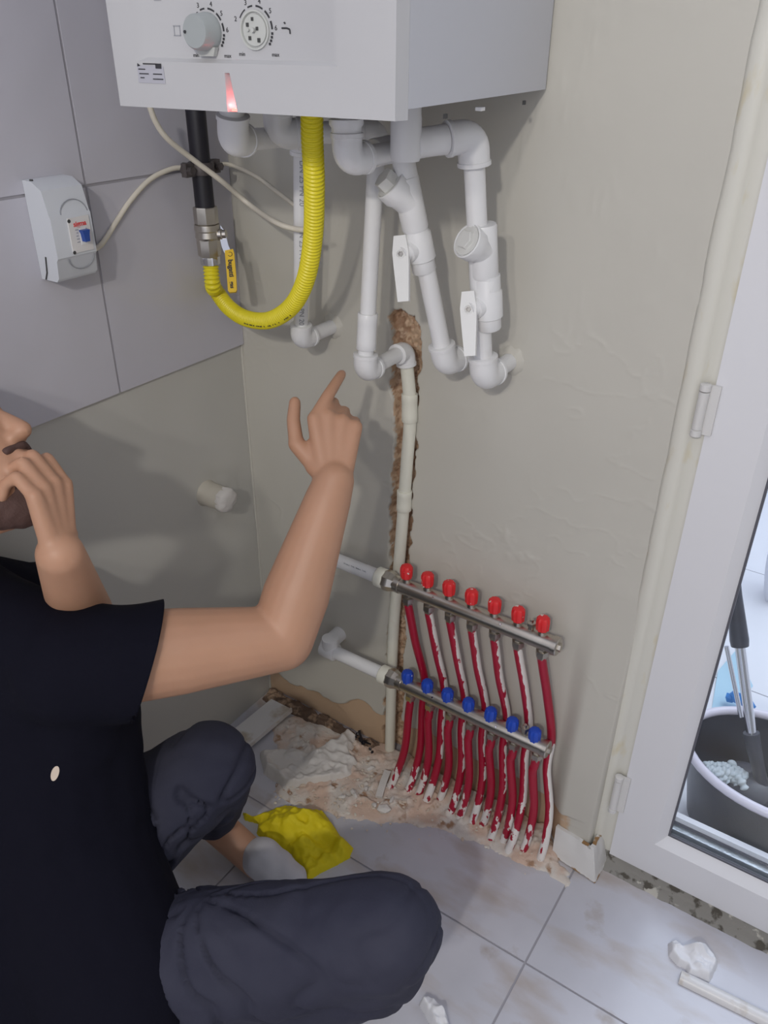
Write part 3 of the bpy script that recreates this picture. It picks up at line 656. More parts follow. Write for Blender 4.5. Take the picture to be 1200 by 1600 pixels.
# ------------------------------------------------------------------ drain stub on the left wall
ds = at(322, 770, x=0); dt = V((.052, ds.y + .003, ds.z - .002))
dr = thing('drain_pipe', 'short beige drain stub sticking out of the left wall, plugged with plaster', 'pipe', ds)
b = B(); turned(b, ds - V((.01, 0, 0)), dt - ds, [(0, .030), (.012, .029), (.016, .0265), (.060, .0255), (.063, .024)], 30); obj('pipe', b, M['drain'], dr)
b = B(); x_, y_, d_ = frame(dt - ds)
rings = []
for s, rr_ in ((.050, .0262), (.060, .0275), (.066, .025), (.069, .015)):
    rings.append([b.verts.new(ds + d_ * (s - .004 + .0012 * math.sin(k * 1.9)) + (x_ * math.cos(2 * math.pi * k / 26) + y_ * math.sin(2 * math.pi * k / 26)) * rr_ * (1 + .06 * math.sin(k * 3.3) + .05 * math.sin(k * 1.3 + 1))) for k in range(26)])
for i in range(3):
    for k in range(26): b.faces.new((rings[i][k], rings[i][(k + 1) % 26], rings[i + 1][(k + 1) % 26], rings[i + 1][k]))
b.faces.new(rings[-1]); obj('plaster_plug', b, M['plaster_white'], dr, 60)

# ------------------------------------------------------------------ manifolds
def manifold(upper):
    caps = [(636, 895), (668, 908), (702, 919), (737, 932), (773, 945), (811, 957), (850, 971)] if upper else [(637, 1060), (667, 1074), (700, 1087), (732, 1101), (767, 1115), (801, 1130), (836, 1145)]
    yo = -.055 if upper else -.060
    cp = [at(*c, y=yo) for c in caps]; n = 7
    # regularise: fit a straight line
    z = sum(p.z for p in cp) / n; xs_ = [p.x for p in cp]; st = sum((i - 3) * x for i, x in enumerate(xs_)) / 28.; mx = sum(xs_) / n
    cx = [mx + st * (i - 3) for i in range(n)]
    e = at(*((866, 1002) if upper else (850, 1168)), y=yo); s_ = at(*((616, 908) if upper else (620, 1068)), y=yo)
    bz = (at(735, 957 if upper else 1116, y=yo)).z
    nm = 'upper' if upper else 'lower'
    m = thing('heating_manifold', 'upper metal manifold bar with seven red caps' if upper else 'lower metal manifold bar with seven blue caps', 'manifold', ((s_.x + e.x) / 2, yo, bz), 'heating manifolds')
    x0 = s_.x; x1 = e.x; Rb = .0165
    b = B(); tube(b, [(x0, yo, bz), (x1, yo, bz)], Rb, 32); obj('bar', b, M['steel'], m)
    b = B(); turned(b, (x1 - .002, yo, bz), (1, 0, 0), [(0, Rb * 1.10), (.010, Rb * 1.12), (.012, Rb * 1.0)], 30)
    turned(b, (x1 + .009, yo, bz), (1, 0, 0), [(0, .0085), (.006, .0082)], 6); obj('end_plug', b, M['steel'], m, 25)
    b = B(); turned(b, (x0 + .004, yo, bz), (-1, 0, 0), [(0, .0185), (.010, .0215), (.012, .0225), (.024, .0225), (.026, .021)], 8)
    turned(b, (x0 + .016, yo, bz), (-1, 0, 0), [(0, .0178), (.014, .0178)], 24); obj('union_nut', b, M['steel'], m, 25)
    b = B(); turned(b, (x0 - .020, yo, bz), (-1, 0, 0), [(0, .0200), (.004, .0210), (.020, .0210), (.022, .019)], 28); ad = obj('adapter', b, M['ppr_cream'], m)
    b = B(); tube(b, [(x0 - .03, yo, bz), (x0 - .20 if upper else x0 - .19, yo, bz)], .0150, 24); obj('inlet_pipe', b, M['ppr'], m)
    if not upper:
        b = B(); turned(b, (x0 - .165, yo, bz), (-1, 0, 0), [(0, .0195), (.002, .021), (.036, .021), (.038, .0195)], 28); turned(b, (x0 - .182, yo, bz), (0, 0, 1), [(0, .019), (.035, .019), (.036, .017)], 24); obj('tee', b, M['ppr'], m)
    b = B(); xq = x0 - (.20 if upper else .19); tube(b, [(xq, yo, bz)] + arc_pts((xq + .1, yo, bz), (xq - .01, yo, bz), (xq - .01, .1, bz), .018, 6) + [(xq - .01, .01, bz)], .0185, 24); obj('elbow', b, M['ppr'], m)
    if upper: text('pipe_print', 'DN 25 PN 20', (x0 - .09, yo - .0125, bz + .0085), (1, 0, 0), (0, -.4, 1), .010, M['grey_ink'], m)
    fl_ = lambda a: 1 + .06 * math.cos(10 * a)
    sh = .005 if upper else .009
    cm_ = 'red_cap' if upper else 'blue_cap'
    capz = z; h = .030
    for i in range(n):
        b = B(); turned(b, (cx[i], yo, bz + Rb - .002), (0, 0, 1), [(0, .0085), (.008, .0085), (.009, .0065), (capz - h / 2 - bz - Rb + .006, .0065)], 18); vn = obj('valve_stem', b, M['steel'], m)
        tl = V((random.uniform(-.05, .05), random.uniform(-.05, .05), 1))
        b = B(); turned(b, (cx[i], yo, capz - h / 2), tl, [(0, .0095), (.002, .0115), (h * .55, .0125), (h * .82, .0122), (h * .95, .0098), (h, .006)], 40, fl_); obj('valve_cap', b, M[cm_], m, 35)
        b = B(); turned(b, (cx[i] + sh, yo, bz - Rb + .002), (0, 0, -1), [(0, .0085), (.006, .0085), (.007, .0125), (.018, .0125), (.020, .010), (.026, .0092)], 6 if not upper else 6); obj('outlet_nut', b, M['steel'], m, 25)
    xv = (cx[5] + cx[6]) / 2 + .002
    b = B(); turned(b, (xv, yo, bz + Rb - .002), (0, 0, 1), [(0, .006), (.010, .006), (.011, .0085), (.017, .0085), (.018, .004), (.024, .004)], 6); obj('air_vent', b, M['steel'], m, 25)
    for i in (1, 4): b = B(); turned(b, (cx[i] + .02, yo - Rb * .75, bz + Rb * .62), (0, -.75, .62), [(0, .003), (.0012, .002)], 10); obj('rivet', b, M['chrome'], m)
    return [x + sh for x in cx], yo, bz, Rb
ux, uy, uz, ur = manifold(True); lx, ly, lz, lr = manifold(False)
ends = [(605, 1230), (633, 1238), (651, 1241), (661, 1254), (684, 1249), (701, 1271), (715, 1278), (735, 1286), (752, 1289), (765, 1309), (785, 1313), (792, 1329), (816, 1327), (843, 1342)]
mids = [(647, 1102), (661, 1108), (677, 1118), (691, 1124), (711, 1131), (726, 1138), (741, 1146), (757, 1152), (773, 1160), (789, 1167), (805, 1175), (819, 1182), (839, 1190), (855, 1195)]
low = [(650, 1130), (666, 1145), (674, 1160), (688, 1165), (711, 1170), (728, 1185), (740, 1195), (756, 1205), (774, 1215), (790, 1222), (805, 1230), (819, 1240), (836, 1245), (856, 1255)]
words = ['first', 'second', 'third', 'fourth', 'fifth', 'sixth', 'seventh']
for i in range(14):
    k = i // 2; fromup = i % 2 == 1
    e = at(*ends[i], z=.008); e.z = -.01
    if fromup:
        top = V((ux[k], uy, uz - ur - .022)); md = V((lx[k] + .017 - .004, -.024, lz + .0)); lw = V((lx[k] + .017, -.036, lz - .075))
        up_mid = top.lerp(md, .5); up_mid.y = -.040 + random.uniform(-.003, .003); up_mid.x += random.uniform(-.003, .003)
        pts = [top, top.lerp(up_mid, .35), up_mid, md, lw]
    else:
        top = V((lx[k], ly, lz - lr - .020)); lw = top + V((-.002, -.003, -.042)); pts = [top, top.lerp(lw, .5), lw]
    n1 = lw.lerp(e, .42) + V((.010, .008, 0)); near = lw.lerp(e, .75) + V((.008, .006, 0)); near.z = max(near.z, .02); pts += [n1, near, e]
    P = spline(pts, 12); b = B(); R_ = .0088; tube(b, P, R_, 16)
    me = bpy.data.meshes.new('heating_pipe'); bmesh.ops.recalc_face_normals(b, faces=b.faces); b.to_mesh(me); b.free()
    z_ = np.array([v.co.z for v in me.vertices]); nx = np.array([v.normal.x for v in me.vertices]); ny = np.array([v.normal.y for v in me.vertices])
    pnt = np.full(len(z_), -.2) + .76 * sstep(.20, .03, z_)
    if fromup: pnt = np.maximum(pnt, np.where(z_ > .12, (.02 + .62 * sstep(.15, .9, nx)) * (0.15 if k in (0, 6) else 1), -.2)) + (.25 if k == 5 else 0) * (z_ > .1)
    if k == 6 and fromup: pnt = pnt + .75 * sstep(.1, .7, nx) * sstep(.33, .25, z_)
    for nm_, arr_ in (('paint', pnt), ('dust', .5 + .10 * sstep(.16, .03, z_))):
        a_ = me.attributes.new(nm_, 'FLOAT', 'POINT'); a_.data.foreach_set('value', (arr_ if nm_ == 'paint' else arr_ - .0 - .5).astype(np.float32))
    o = link('heating_pipe', me, M['red_pipe'])
    tag(o, 'red heating pipe from the %s %s-capped outlet counted from the left' % (words[k], 'red' if fromup else 'blue'), 'pipe', 'red heating pipes below the manifolds')

#--PART3--
# ------------------------------------------------------------------ door, frame, threshold
def loops(bm, rects):
    R_ = []
    for (x0, z0, x1, z1, y) in rects: R_.append([bm.verts.new((x, y, z)) for x, z in ((x0, z0), (x1, z0), (x1, z1), (x0, z1))])
    for a, c in zip(R_, R_[1:]):
        for k in range(4): bm.faces.new((a[k], a[(k + 1) % 4], c[(k + 1) % 4], c[k]))
    a, c = R_[-1], R_[0]
    for k in range(4): bm.faces.new((a[k], a[(k + 1) % 4], c[(k + 1) % 4], c[k]))
DX1 = 1.62; DZ1 = 2.0
b = B(); loops(b, [(.9415, .025, DX1, DZ1, .0), (1.022, .114, DX1 - .08, DZ1 - .08, .0), (1.026, .118, DX1 - .084, DZ1 - .084, .003), (1.041, .137, DX1 - .1, DZ1 - .1, .017), (1.041, .137, DX1 - .1, DZ1 - .1, .055), (.9415, .025, DX1, DZ1, .055)])
door = obj('door_1', b, M['pvc'], None, 20); struct(door)
b = B(); loops(b, [(1.0405, .1365, DX1 - .1, DZ1 - .1, .016), (1.0445, .1405, DX1 - .104, DZ1 - .104, .016), (1.0445, .1405, DX1 - .104, DZ1 - .104, .022), (1.0405, .1365, DX1 - .1, DZ1 - .1, .022)]); obj('gasket', b, M['rubber'], door, 20)
b = B(); bx(b, (1.041, .0215, .137), (DX1 - .1, .0255, DZ1 - .1)); obj('glass_pane', b, M['glass'], door)
b = B(); bx(b, (1.041, .026, .137), (DX1 - .1, .040, .150)); obj('glazing_spacer', b, M['bead'], door)
b = B(); bx(b, (1.041, .040, .137), (DX1 - .1, .043, .156)); obj('glazing_seal', b, M['rubber'], door)
b = B(); bx(b, (1.041, .043, .137), (DX1 - .1, .056, .168)); obj('outer_rail', b, M['pvc'], door, bev=.002)
# fixed frame strip with its yellowed filler
fr = B(); pf = [(XE - .012, .0), (XE - .006, -.004), (XE + .006, -.006), (XE + .016, -.001), (XE + .020, .004), (.9405, .006), (.9405, .07), (XE - .012, .07)]
ZN = 70; rings = []
for k in range(ZN):
    z = .0 + 2.05 * k / (ZN - 1); j = (noise.noise(V((z * 9, 0, 3))) * .003 + noise.noise(V((z * 30, 2, 3))) * .0012)
    rings.append([fr.verts.new((x + (j if i in (0, 1, 2) else 0), y, z)) for i, (x, y) in enumerate(pf)])
for a, c in zip(rings, rings[1:]):
    for k in range(len(pf)): fr.faces.new((a[k], a[(k + 1) % len(pf)], c[(k + 1) % len(pf)], c[k]))
struct(obj('trim_1', fr, M['pvc_old'], None, 60))
def hinge(pxa, pxb, lab):
    za = at(*pxa, y=-.01).z; zb = at(*pxb, y=-.01).z; h = thing('door_hinge', lab, 'hinge', (.926, -.008, (za + zb) / 2), 'white door hinges')
    b = B(); hh = za - zb
    turned(b, (.930, -.010, zb + .012), (0, 0, 1), [(0, .0078), (hh - .024, .0078)], 16); obj('barrel', b, M['skirt'], h)
    for z0 in (zb, za - .011):
        b = B(); turned(b, (.930, -.010, z0), (0, 0, 1), [(0, .007), (.001, .0084), (.010, .0084), (.011, .007)], 16); obj('barrel_cap', b, M['skirt'], h)
    b = B(); box(b, (.941, -.0035, (za + zb) / 2), (.020, .005, hh * .94)); obj('leaf', b, M['skirt'], h, bev=.001)
hinge((1095, 598), (1082, 680), 'white door hinge halfway up the door frame'); hinge((966, 1212), (957, 1268), 'white door hinge low on the frame, just above the skirting corner')
b = B(); n_ = 80; R1 = []
for k in range(n_):
    x = .925 + .80 * k / (n_ - 1); t = noise.noise(V((x * 40, 0, 0))) * .002; R1.append([b.verts.new(p) for p in ((x, -.030 + t, -.004), (x, -.024 + t * 2, .002), (x, -.004 + t, .004), (x, .001, .010 + t), (x, .004, .026), (x, .075, .026), (x, .075, -.004))])
for a, c in zip(R1, R1[1:]):
    for k in range(7): b.faces.new((a[k], a[(k + 1) % 7], c[(k + 1) % 7], c[k]))
b.faces.new(R1[0]); b.faces.new(R1[-1][::-1]); struct(obj('trim_2', b, M['threshold'], None, 60))
b = B(); bx(b, (DX1, .0, -.02), (2.1, .13, 2.05)); struct(obj('wall_back', b, M['wall']))
# skirting corner
def skirt_piece(pts_bottom, tops, th, name):
    b = B(); n = 44; m_ = 20; (p0, p1) = pts_bottom; (t0_, t1_) = tops; nrm = ((V(p1) - V(p0)).cross(V((0, 0, 1)))).normalized(); G = []
    for i in range(n + 1):
        u = i / n; r_ = []
        for j in range(m_ + 1):
            v = j / m_; p = V(p0).lerp(V(p1), u).lerp(V(t0_).lerp(V(t1_), u), v); wob = noise.noise(V((u * 3, v * 3, 5))) * .0015
            if j == 0: p.z += .0015 + .004 * max(0, noise.noise(V((u * 6, 1, 2))))
            if j == m_: p.z += noise.noise(V((u * 7, 4, 2))) * .002 - .004 * (u > .9)
            r_.append(p + nrm * wob)
        G.append(r_)
    vs = [[[b.verts.new(q - nrm * (th * s) * 1.0) for q in r_] for r_ in G] for s in (0, 1)]
    for s in (0, 1):
        for i in range(n):
            for j in range(m_): b.faces.new((vs[s][i][j], vs[s][i + 1][j], vs[s][i + 1][j + 1], vs[s][i][j + 1]))
    for i in range(n):
        for j in (0, m_): b.faces.new((vs[0][i][j], vs[0][i + 1][j], vs[1][i + 1][j], vs[1][i][j]))
    for j in range(m_):
        for i in (0, n): b.faces.new((vs[0][i][j], vs[0][i][j + 1], vs[1][i][j + 1], vs[1][i][j]))
    bmesh.ops.recalc_face_normals(b, faces=b.faces); me = bpy.data.meshes.new(name); b.to_mesh(me); b.free()
    P0, P1 = V(p0), V(p1); ed = []
    for v in me.vertices:
        u = (v.co - P0).dot(P1 - P0) / (P1 - P0).length_squared; z = v.co.z
        ed.append(.10 + .80 * max(math.exp(-abs(1 - u) * 26) if th > .0079 else math.exp(-abs(u) * 20), math.exp(-z / .006), .8 * math.exp(-abs(z - t0_[2]) / .006) * (u > .5)))
    a = me.attributes.new('edge', 'FLOAT', 'POINT'); a.data.foreach_set('value', np.array(ed, dtype=np.float32))
    return struct(link(name, me, M['skirt'], None, 50))
pb0 = at(862, 1336, z=.0); pb1 = at(929, 1381, z=.0); pb2 = at(948, 1346, z=0.)
tz = .066
t0v = at(869, 1291, z=tz); t1v = at(925, 1326, z=tz); t2v = at(943, 1299, z=tz + .004)
skirt_piece((pb0, pb1), (t0v, t1v), .008, 'baseboard_back'); skirt_piece((pb1 + V((.001, .002, 0)), pb2), (t1v + V((.002, .002, .003)), t2v), .007, 'baseboard_side')
b = B()
for q in ((878, 1313), (896, 1320)):
    p = at(*q, y=pb0.y + (pb1.y - pb0.y) * .4 - .004); turned(b, p + V((0, .004, 0)), (0, -1, 0), [(0, .0012), (.004, .0010)], 8)

# ------------------------------------------------------------------ floor : rubble, dirt, chips
def world_poly(px, z=0.): return [(at(x, y, z=z).x, at(x, y, z=z).y) for x, y in px]
def heap(name, poly, hfun, mat, step=.003, edge=.012, z0=0., thick=True, pad=.0, wob=.010, seed=1, ang=180):
    P = np.array(poly); x0, y0 = P.min(0) - .02; x1, y1 = P.max(0) + .02
    xs_ = np.arange(x0, x1, step); ys_ = np.arange(y0, y1, step); X_, Y_ = np.meshgrid(xs_, ys_, indexing='ij')
    d = polydist(X_ + (fbm(X_ * 30, Y_ * 30, 4, seed) - .5) * wob * 2, Y_ + (fbm(X_ * 30 + 9, Y_ * 30 + 4, 4, seed + 5) - .5) * wob * 2, poly)
    H = sstep(-.001, edge, d) * hfun(X_, Y_, d); mk = d > -step * 1.6
    me = grid_mesh(name, np.stack([X_, Y_, np.where(d > -.0005, z0 + H, -.004)], -1), None, mk)
    return link(name, me, mat, None, ang)
cem = world_poly([(432, 1172), (420, 1128), (455, 1118), (500, 1128), (606, 1166), (740, 1225), (862, 1286), (864, 1332), (892, 1362), (884, 1384), (846, 1362), (770, 1328), (700, 1300), (625, 1286), (560, 1282), (500, 1268), (440, 1252), (425, 1215)])
cem = [(x, min(y, .006)) for x, y in cem]
hf = lambda X_, Y_, d: .0035 + .010 * sstep(.0, .06, d) * fbm(X_ * 22, Y_ * 22, 4, 21) + .008 * sstep(.5, .8, fbm(X_ * 55, Y_ * 55, 3, 22)) * sstep(.01, .04, d) + .012 * sstep(-.09, -.02, Y_) * sstep(.30, .45, X_)
o = heap('cement_patch', cem, hf, M['cement'], .003, .010, seed=3, wob=.014); tag(o, 'rough pinkish cement bed round the foot of the red pipes', 'cement', kind='stuff')
o = heap('dirt_strip', [(.004, -.045), (.06, -.045), (.2, -.036), (.36, -.028), (.36, -.003), (.004, -.003)], lambda X_, Y_, d: .006 + .022 * fbm(X_ * 60, Y_ * 60, 4, 31) ** 1.4, M['dirt'], .0025, .006, seed=8); tag(o, 'dark crumbly dirt in the gap between floor tiles and back wall', 'dirt', kind='stuff')
def ridged(X_, Y_, f, s):
    r = 0; a = .6
    for k in range(3): r = r + a * (1 - np.abs(2 * fbm(X_ * f, Y_ * f, 2, s + k) - 1) * 2.2); f *= 1.8; a *= .5
    return np.clip(r, 0, 1.2)
o = heap('crumpled_plastic_sheet', world_poly([(408, 1172), (440, 1168), (490, 1175), (520, 1160), (545, 1142), (562, 1150), (548, 1172), (560, 1190), (550, 1210), (520, 1222), (480, 1226), (445, 1232), (430, 1218), (412, 1205)], .012), lambda X_, Y_, d: .012 + .020 * ridged(X_, Y_, 16, 44), M['plaster_white'], .0022, .010, .006, seed=12, wob=.006)
tag(o, 'crumpled whitish sheet lying on the rubble left of the red pipes', 'sheet')
yc = world_poly([(380, 1268), (402, 1276), (430, 1262), (455, 1259), (480, 1264), (504, 1267), (519, 1285), (530, 1302), (552, 1322), (546, 1337), (520, 1351), (500, 1360), (479, 1374), (470, 1350), (455, 1330), (432, 1318), (415, 1314), (400, 1300), (404, 1285), (382, 1277)], .008)
o = heap('cloth', yc, lambda X_, Y_, d: .006 + .042 * ridged(X_ + .05 * fbm(X_ * 9, Y_ * 9, 2, 1), Y_, 9, 61) * sstep(0, .035, d) + .010 * ridged(X_, Y_, 26, 66), M['cloth'], .002, .007, .004, seed=15, wob=.003); tag(o, 'crumpled yellow cleaning cloth on the floor tiles', 'cloth')
o = heap('tissue', world_poly([(1045, 1470), (1055, 1466), (1066, 1476), (1085, 1471), (1103, 1476), (1118, 1492), (1124, 1504), (1118, 1516), (1110, 1530), (1094, 1522), (1076, 1520), (1072, 1508), (1060, 1503), (1046, 1488)], .012), lambda X_, Y_, d: .014 + .026 * ridged(X_, Y_, 22, 77) * sstep(0, .02, d), M['tissue'], .0016, .006, .002, seed=19, wob=.002); tag(o, 'crumpled white tissue on the floor next to the white trim rod', 'tissue')
o = heap('plastic_strip', world_poly([(655, 1560), (668, 1550), (680, 1556), (698, 1578), (704, 1600), (706, 1625), (684, 1628), (680, 1600), (668, 1582)], .02), lambda X_, Y_, d: .012 + .018 * ridged(X_, Y_, 25, 87), M['tissue'], .0018, .006, .003, seed=23, wob=.002); tag(o, 'crumpled white strip beside the near knee at the bottom edge', 'strip')
rd0 = at(1064, 1522, z=.012); rd1 = at(1290, 1634, z=.012)
b = B(); dd = (rd1 - rd0).normalized(); sx = dd.cross(V((0, 0, 1))); prof_ = [(math.cos(a) * .0135, math.sin(a) * .0135 - .002) for a in np.linspace(0, math.pi, 10)] + [(math.cos(a) * .0115, math.sin(a) * .0115 - .002) for a in np.linspace(math.pi, 0, 10)]
prism(b, [rd0 + sx * u + V((0, 0, v - .009)) for u, v in prof_], rd1 - rd0); o = obj('trim_rod', b, M['trim'], None, 30); tag(o, 'white hollow trim rod lying by the door threshold', 'trim')
# loose skirting plank by the left wall
b = B(); pz = V((0, 0, 1)); a0 = at(456, 1108, z=.024); a1 = at(424, 1092, z=.022)
dirp = V((-.06, -1, -.01)).normalized(); wd_ = a1 - a0; c0 = a0 - V((0, 0, .010))
prism(b, [a0, a1, a1 - V((0, 0, .010)), c0], dirp * .30)
prism(b, [a0 + V((.001, 0, .004)), a0 + wd_ * .05 + V((0, 0, .004)), a0 + wd_ * .05 - V((0, 0, .004)), c0 + V((.001, 0, 0))], dirp * .30)
o = obj('skirting_plank', b, M['trim'], None, 30, bev=.001); tag(o, 'loose white skirting plank lying in the corner against the left wall', 'plank')
# crumbs and chips
def chip(bm, c, s, seed, fl=.5):
    r_ = random.Random(seed); mt = bmesh.ops.create_icosphere(bm, subdivisions=1, radius=1)
    sc = (s * r_.uniform(.6, 1.5), s * r_.uniform(.5, 1.), s * r_.uniform(.25, .6) * fl * 1.6); rz = r_.uniform(0, 6.28); R3 = Matrix.Rotation(rz, 3, 'Z') @ Matrix.Rotation(r_.uniform(-.5, .5), 3, 'X')
    for v in mt['verts']: v.co = V(c) + R3 @ V((v.co.x * sc[0] * r_.uniform(.75, 1.2), v.co.y * sc[1] * r_.uniform(.75, 1.2), v.co.z * sc[2]))
b = B(); cnt = 0; cemw = cem
while cnt < 420:
    px = random.uniform(425, 860); py = random.uniform(1130, 1370) if random.random() < .5 else random.gauss(1245, 22)
    p = at(px, py, z=.0); 
    if p.y > -.012: continue
    pd = float(polydist(np.array([p.x]), np.array([p.y]), cemw)[0])
    if pd < -.05 + random.random() * .05: continue
    zb = .004 if pd < 0.012 else .012
    chip(b, (p.x, p.y, zb), random.choice((.0018, .0025, .003, .004, .0055)), cnt); cnt += 1
o = obj('plaster_crumbs', b, M['crumb'], None, 20); tag(o, 'scattered pale plaster crumbs over the rubble', 'crumbs', kind='stuff')
for k, (px, py, s) in enumerate([(580, 1201, .009), (555, 1243, .010), (600, 1264, .013), (585, 1258, .010), (552, 1238, .009), (535, 1245, .008), (572, 1232, .008), (612, 1250, .010)]):
    b = B(); chip(b, at(px, py, z=.014), s, 900 + k, 1.)
    tag(obj('plaster_chip', b, M['plaster_white'], None, 20), ('plaster chip farthest back, nearest the foot of the cream pipe', 'plaster chip at the right end of the crumpled sheet, upright', 'largest plaster chip, just below the long white sliver', 'plaster chip touching the left side of the largest chip', 'plaster chip below the right corner of the crumpled sheet', 'leftmost plaster chip, just above the yellow cloth', 'plaster chip between the crumpled sheet and the white sliver', 'rightmost plaster chip, in front of the first red pipe')[k], 'chip', 'larger plaster chips on the rubble')
b = B(); strip(b, [at(592, 1246, z=.014), at(598, 1225, z=.018), at(606, 1205, z=.02)], .016, .006, (1, .1, 0)); tag(obj('plaster_sliver', b, M['plaster_white'], None, 20), 'long white plaster sliver beside the first red pipe', 'chip')
b = B()
for k in range(9): chip(b, at(556 + k * 3.2, 1148 + k * 3 + random.uniform(-8, 4), z=.014), .0055, 700 + k, 1.4)
strip(b, [at(561, 1142, z=.02), at(566, 1158, z=.018), at(580, 1163, z=.014)], .006, .004, (1, .1, 0)); tag(obj('dark_debris', b, M['black'], None, 20), 'small dark torn scraps at the wall foot left of the cream pipe', 'debris', kind='stuff')

# ------------------------------------------------------------------ balcony seen through the glass
b = B()
for i in range(5):
    for j in range(5): bx(b, (.2 + i * .6 + .002, .13 + j * .6, -.02), (.2 + i * .6 + .598, .13 + j * .6 + .596, -.004))
struct(obj('floor_outside', b, M['balcony'], bev=.001))
b = B(); bx(b, (-.4, .08, -.06), (3.6, 3.2, -.008)); struct(obj('floor_outside', b, M['grout']))
b = B(); bx(b, (-.4, 2.3, -.02), (3.6, 2.4, 1.1)); bx(b, (.1, .13, -.02), (.2, 2.4, 1.1)); struct(obj('wall_outside', b, M['balcony_wall']))
def oval(cx, cy, a, c, z, n=48): return [V((cx + math.cos(2 * math.pi * k / n) * a, cy + math.sin(2 * math.pi * k / n) * c, z)) for k in range(n)]
bc = (1.188, .245)
bu = thing('mop_bucket', 'black oval mop bucket with pale lilac rim on the balcony behind the glass door', 'bucket', (bc[0], bc[1], -.004))
b = B(); R_ = [[b.verts.new(p) for p in oval(bc[0], bc[1], a, c, z)] for a, c, z in ((.135, .095, -.003), (.150, .110, .02), (.186, .140, .218), (.181, .135, .218), (.145, .105, .026))]
for p, q in zip(R_, R_[1:]):
    for k in range(48): b.faces.new((p[k], p[(k + 1) % 48], q[(k + 1) % 48], q[k]))
b.faces.new(R_[0]); b.faces.new(R_[-1]); obj('tub', b, M['bucket'], bu, 50)
b = B(); ring = oval(bc[0], bc[1], .188, .142, .220); R2 = []
for k in range(48):
    n_ = (ring[k] - V((bc[0], bc[1], .22))).normalized(); R2.append([b.verts.new(ring[k] + n_ * math.cos(t) * .0095 + V((0, 0, math.sin(t) * .010))) for t in np.linspace(0, 2 * math.pi, 11)[:-1]])
for k in range(48):
    for j in range(10): b.faces.new((R2[k][j], R2[k][(j + 1) % 10], R2[(k + 1) % 48][(j + 1) % 10], R2[(k + 1) % 48][j]))
obj('rim', b, M['bucket_rim'], bu)
b = B(); tube(b, spline([(1.40, .25, .235), (1.36, .14, .262), (1.28, .10, .268), (1.23, .098, .258)], 6), .005, 8); obj('handle', b, M['bucket_rim'], bu)
mp = thing('mop', 'spin mop with chrome pole and dark grip standing in the black bucket', 'mop', (1.17, .24, .05))
m0 = at(1184, 1196, y=.235); m1 = at(1176, 1160, y=.25); m2 = at(1156, 1008, y=.30); m3 = at(1148, 930, y=.33); m4 = at(1141, 850, y=.36)
b = B(); tube(b, [m1, m2], .0105, 20); obj('pole', b, M['chrome'], mp)
b = B(); tube(b, [at(1135, 1010, y=.31), at(1158, 1120, y=.275)], .005, 12); obj('inner_rod', b, M['chrome'], mp)
b = B(); tube(b, [m2 + (m2 - m3) * .02, m2.lerp(m3, .1), m3, m4], [.0175, .019, .0145, .013], 20); obj('grip', b, M['bucket'], mp)
b = B(); tube(b, [m1 + (m2 - m1) * .10, m1, m0, m0 + (m0 - m1) * 1.2], [.0165, .0160, .0135, .013], 20); obj('socket', b, M['bucket'], mp)
b = B(); dcn = at(1158, 1224, z=.165); turned(b, dcn - V((0, 0, .012)), (-.25, -.35, 1), [(0, .058), (.004, .060), (.014, .045), (.020, .02)], 32); obj('mop_head', b, M['bucket'], mp)
b = B()
for k in range(26):
    px = 1098 + 50 * random.random(); py = 1212 - 16 * random.random(); p = at(px, py, z=.165 + random.uniform(0, .014)); q = p + V((random.uniform(0, .05), random.uniform(-.035, .02), -.01)); mm_ = (p + q) / 2 + V((0, 0, .012))
    P = spline([p, mm_, q], 20); tube(b, P, [.0088 + .0018 * math.sin(i * .8) for i in range(len(P))], 12)
o = obj('mop_strings', b, M['mop'], mp); o['kind'] = 'stuff'
b = B(); prism(b, [at(1112, 1108, z=-.003), at(1148, 1108, z=-.003), at(1122, 1048, y=.75)], (.02, .12, .0)); tag(obj('plastic_bag', b, M['sky_bag'], None, 30, bev=.004), 'pale blue folded plastic sheet on the balcony behind the bucket', 'sheet')
b = B(); p = at(1148, 1107, z=.02); 
for k in range(5): chip(b, p + V((k * .012 - .02, .03, random.uniform(0, .015))), .018, 60 + k, 1.2)
tag(obj('blue_cap', b, M['bright_blue'], None, 30), 'bright blue plastic piece on the balcony floor right behind the bucket rim', 'plastic piece')
b = B(); q = at(1172, 985, z=.0); bags = bmesh.ops.create_uvsphere(b, u_segments=24, v_segments=18, radius=1)
for v in bags['verts']: v.co = V((q.x + .02, q.y + .22, .22)) + V((v.co.x * .05, v.co.y * .08, v.co.z * .25)) * (1 + .10 * noise.noise(v.co * 3))
tag(obj('white_sack', b, M['balcony_wall'], None, 180), 'tall white sack standing on the balcony beyond the mop', 'sack')

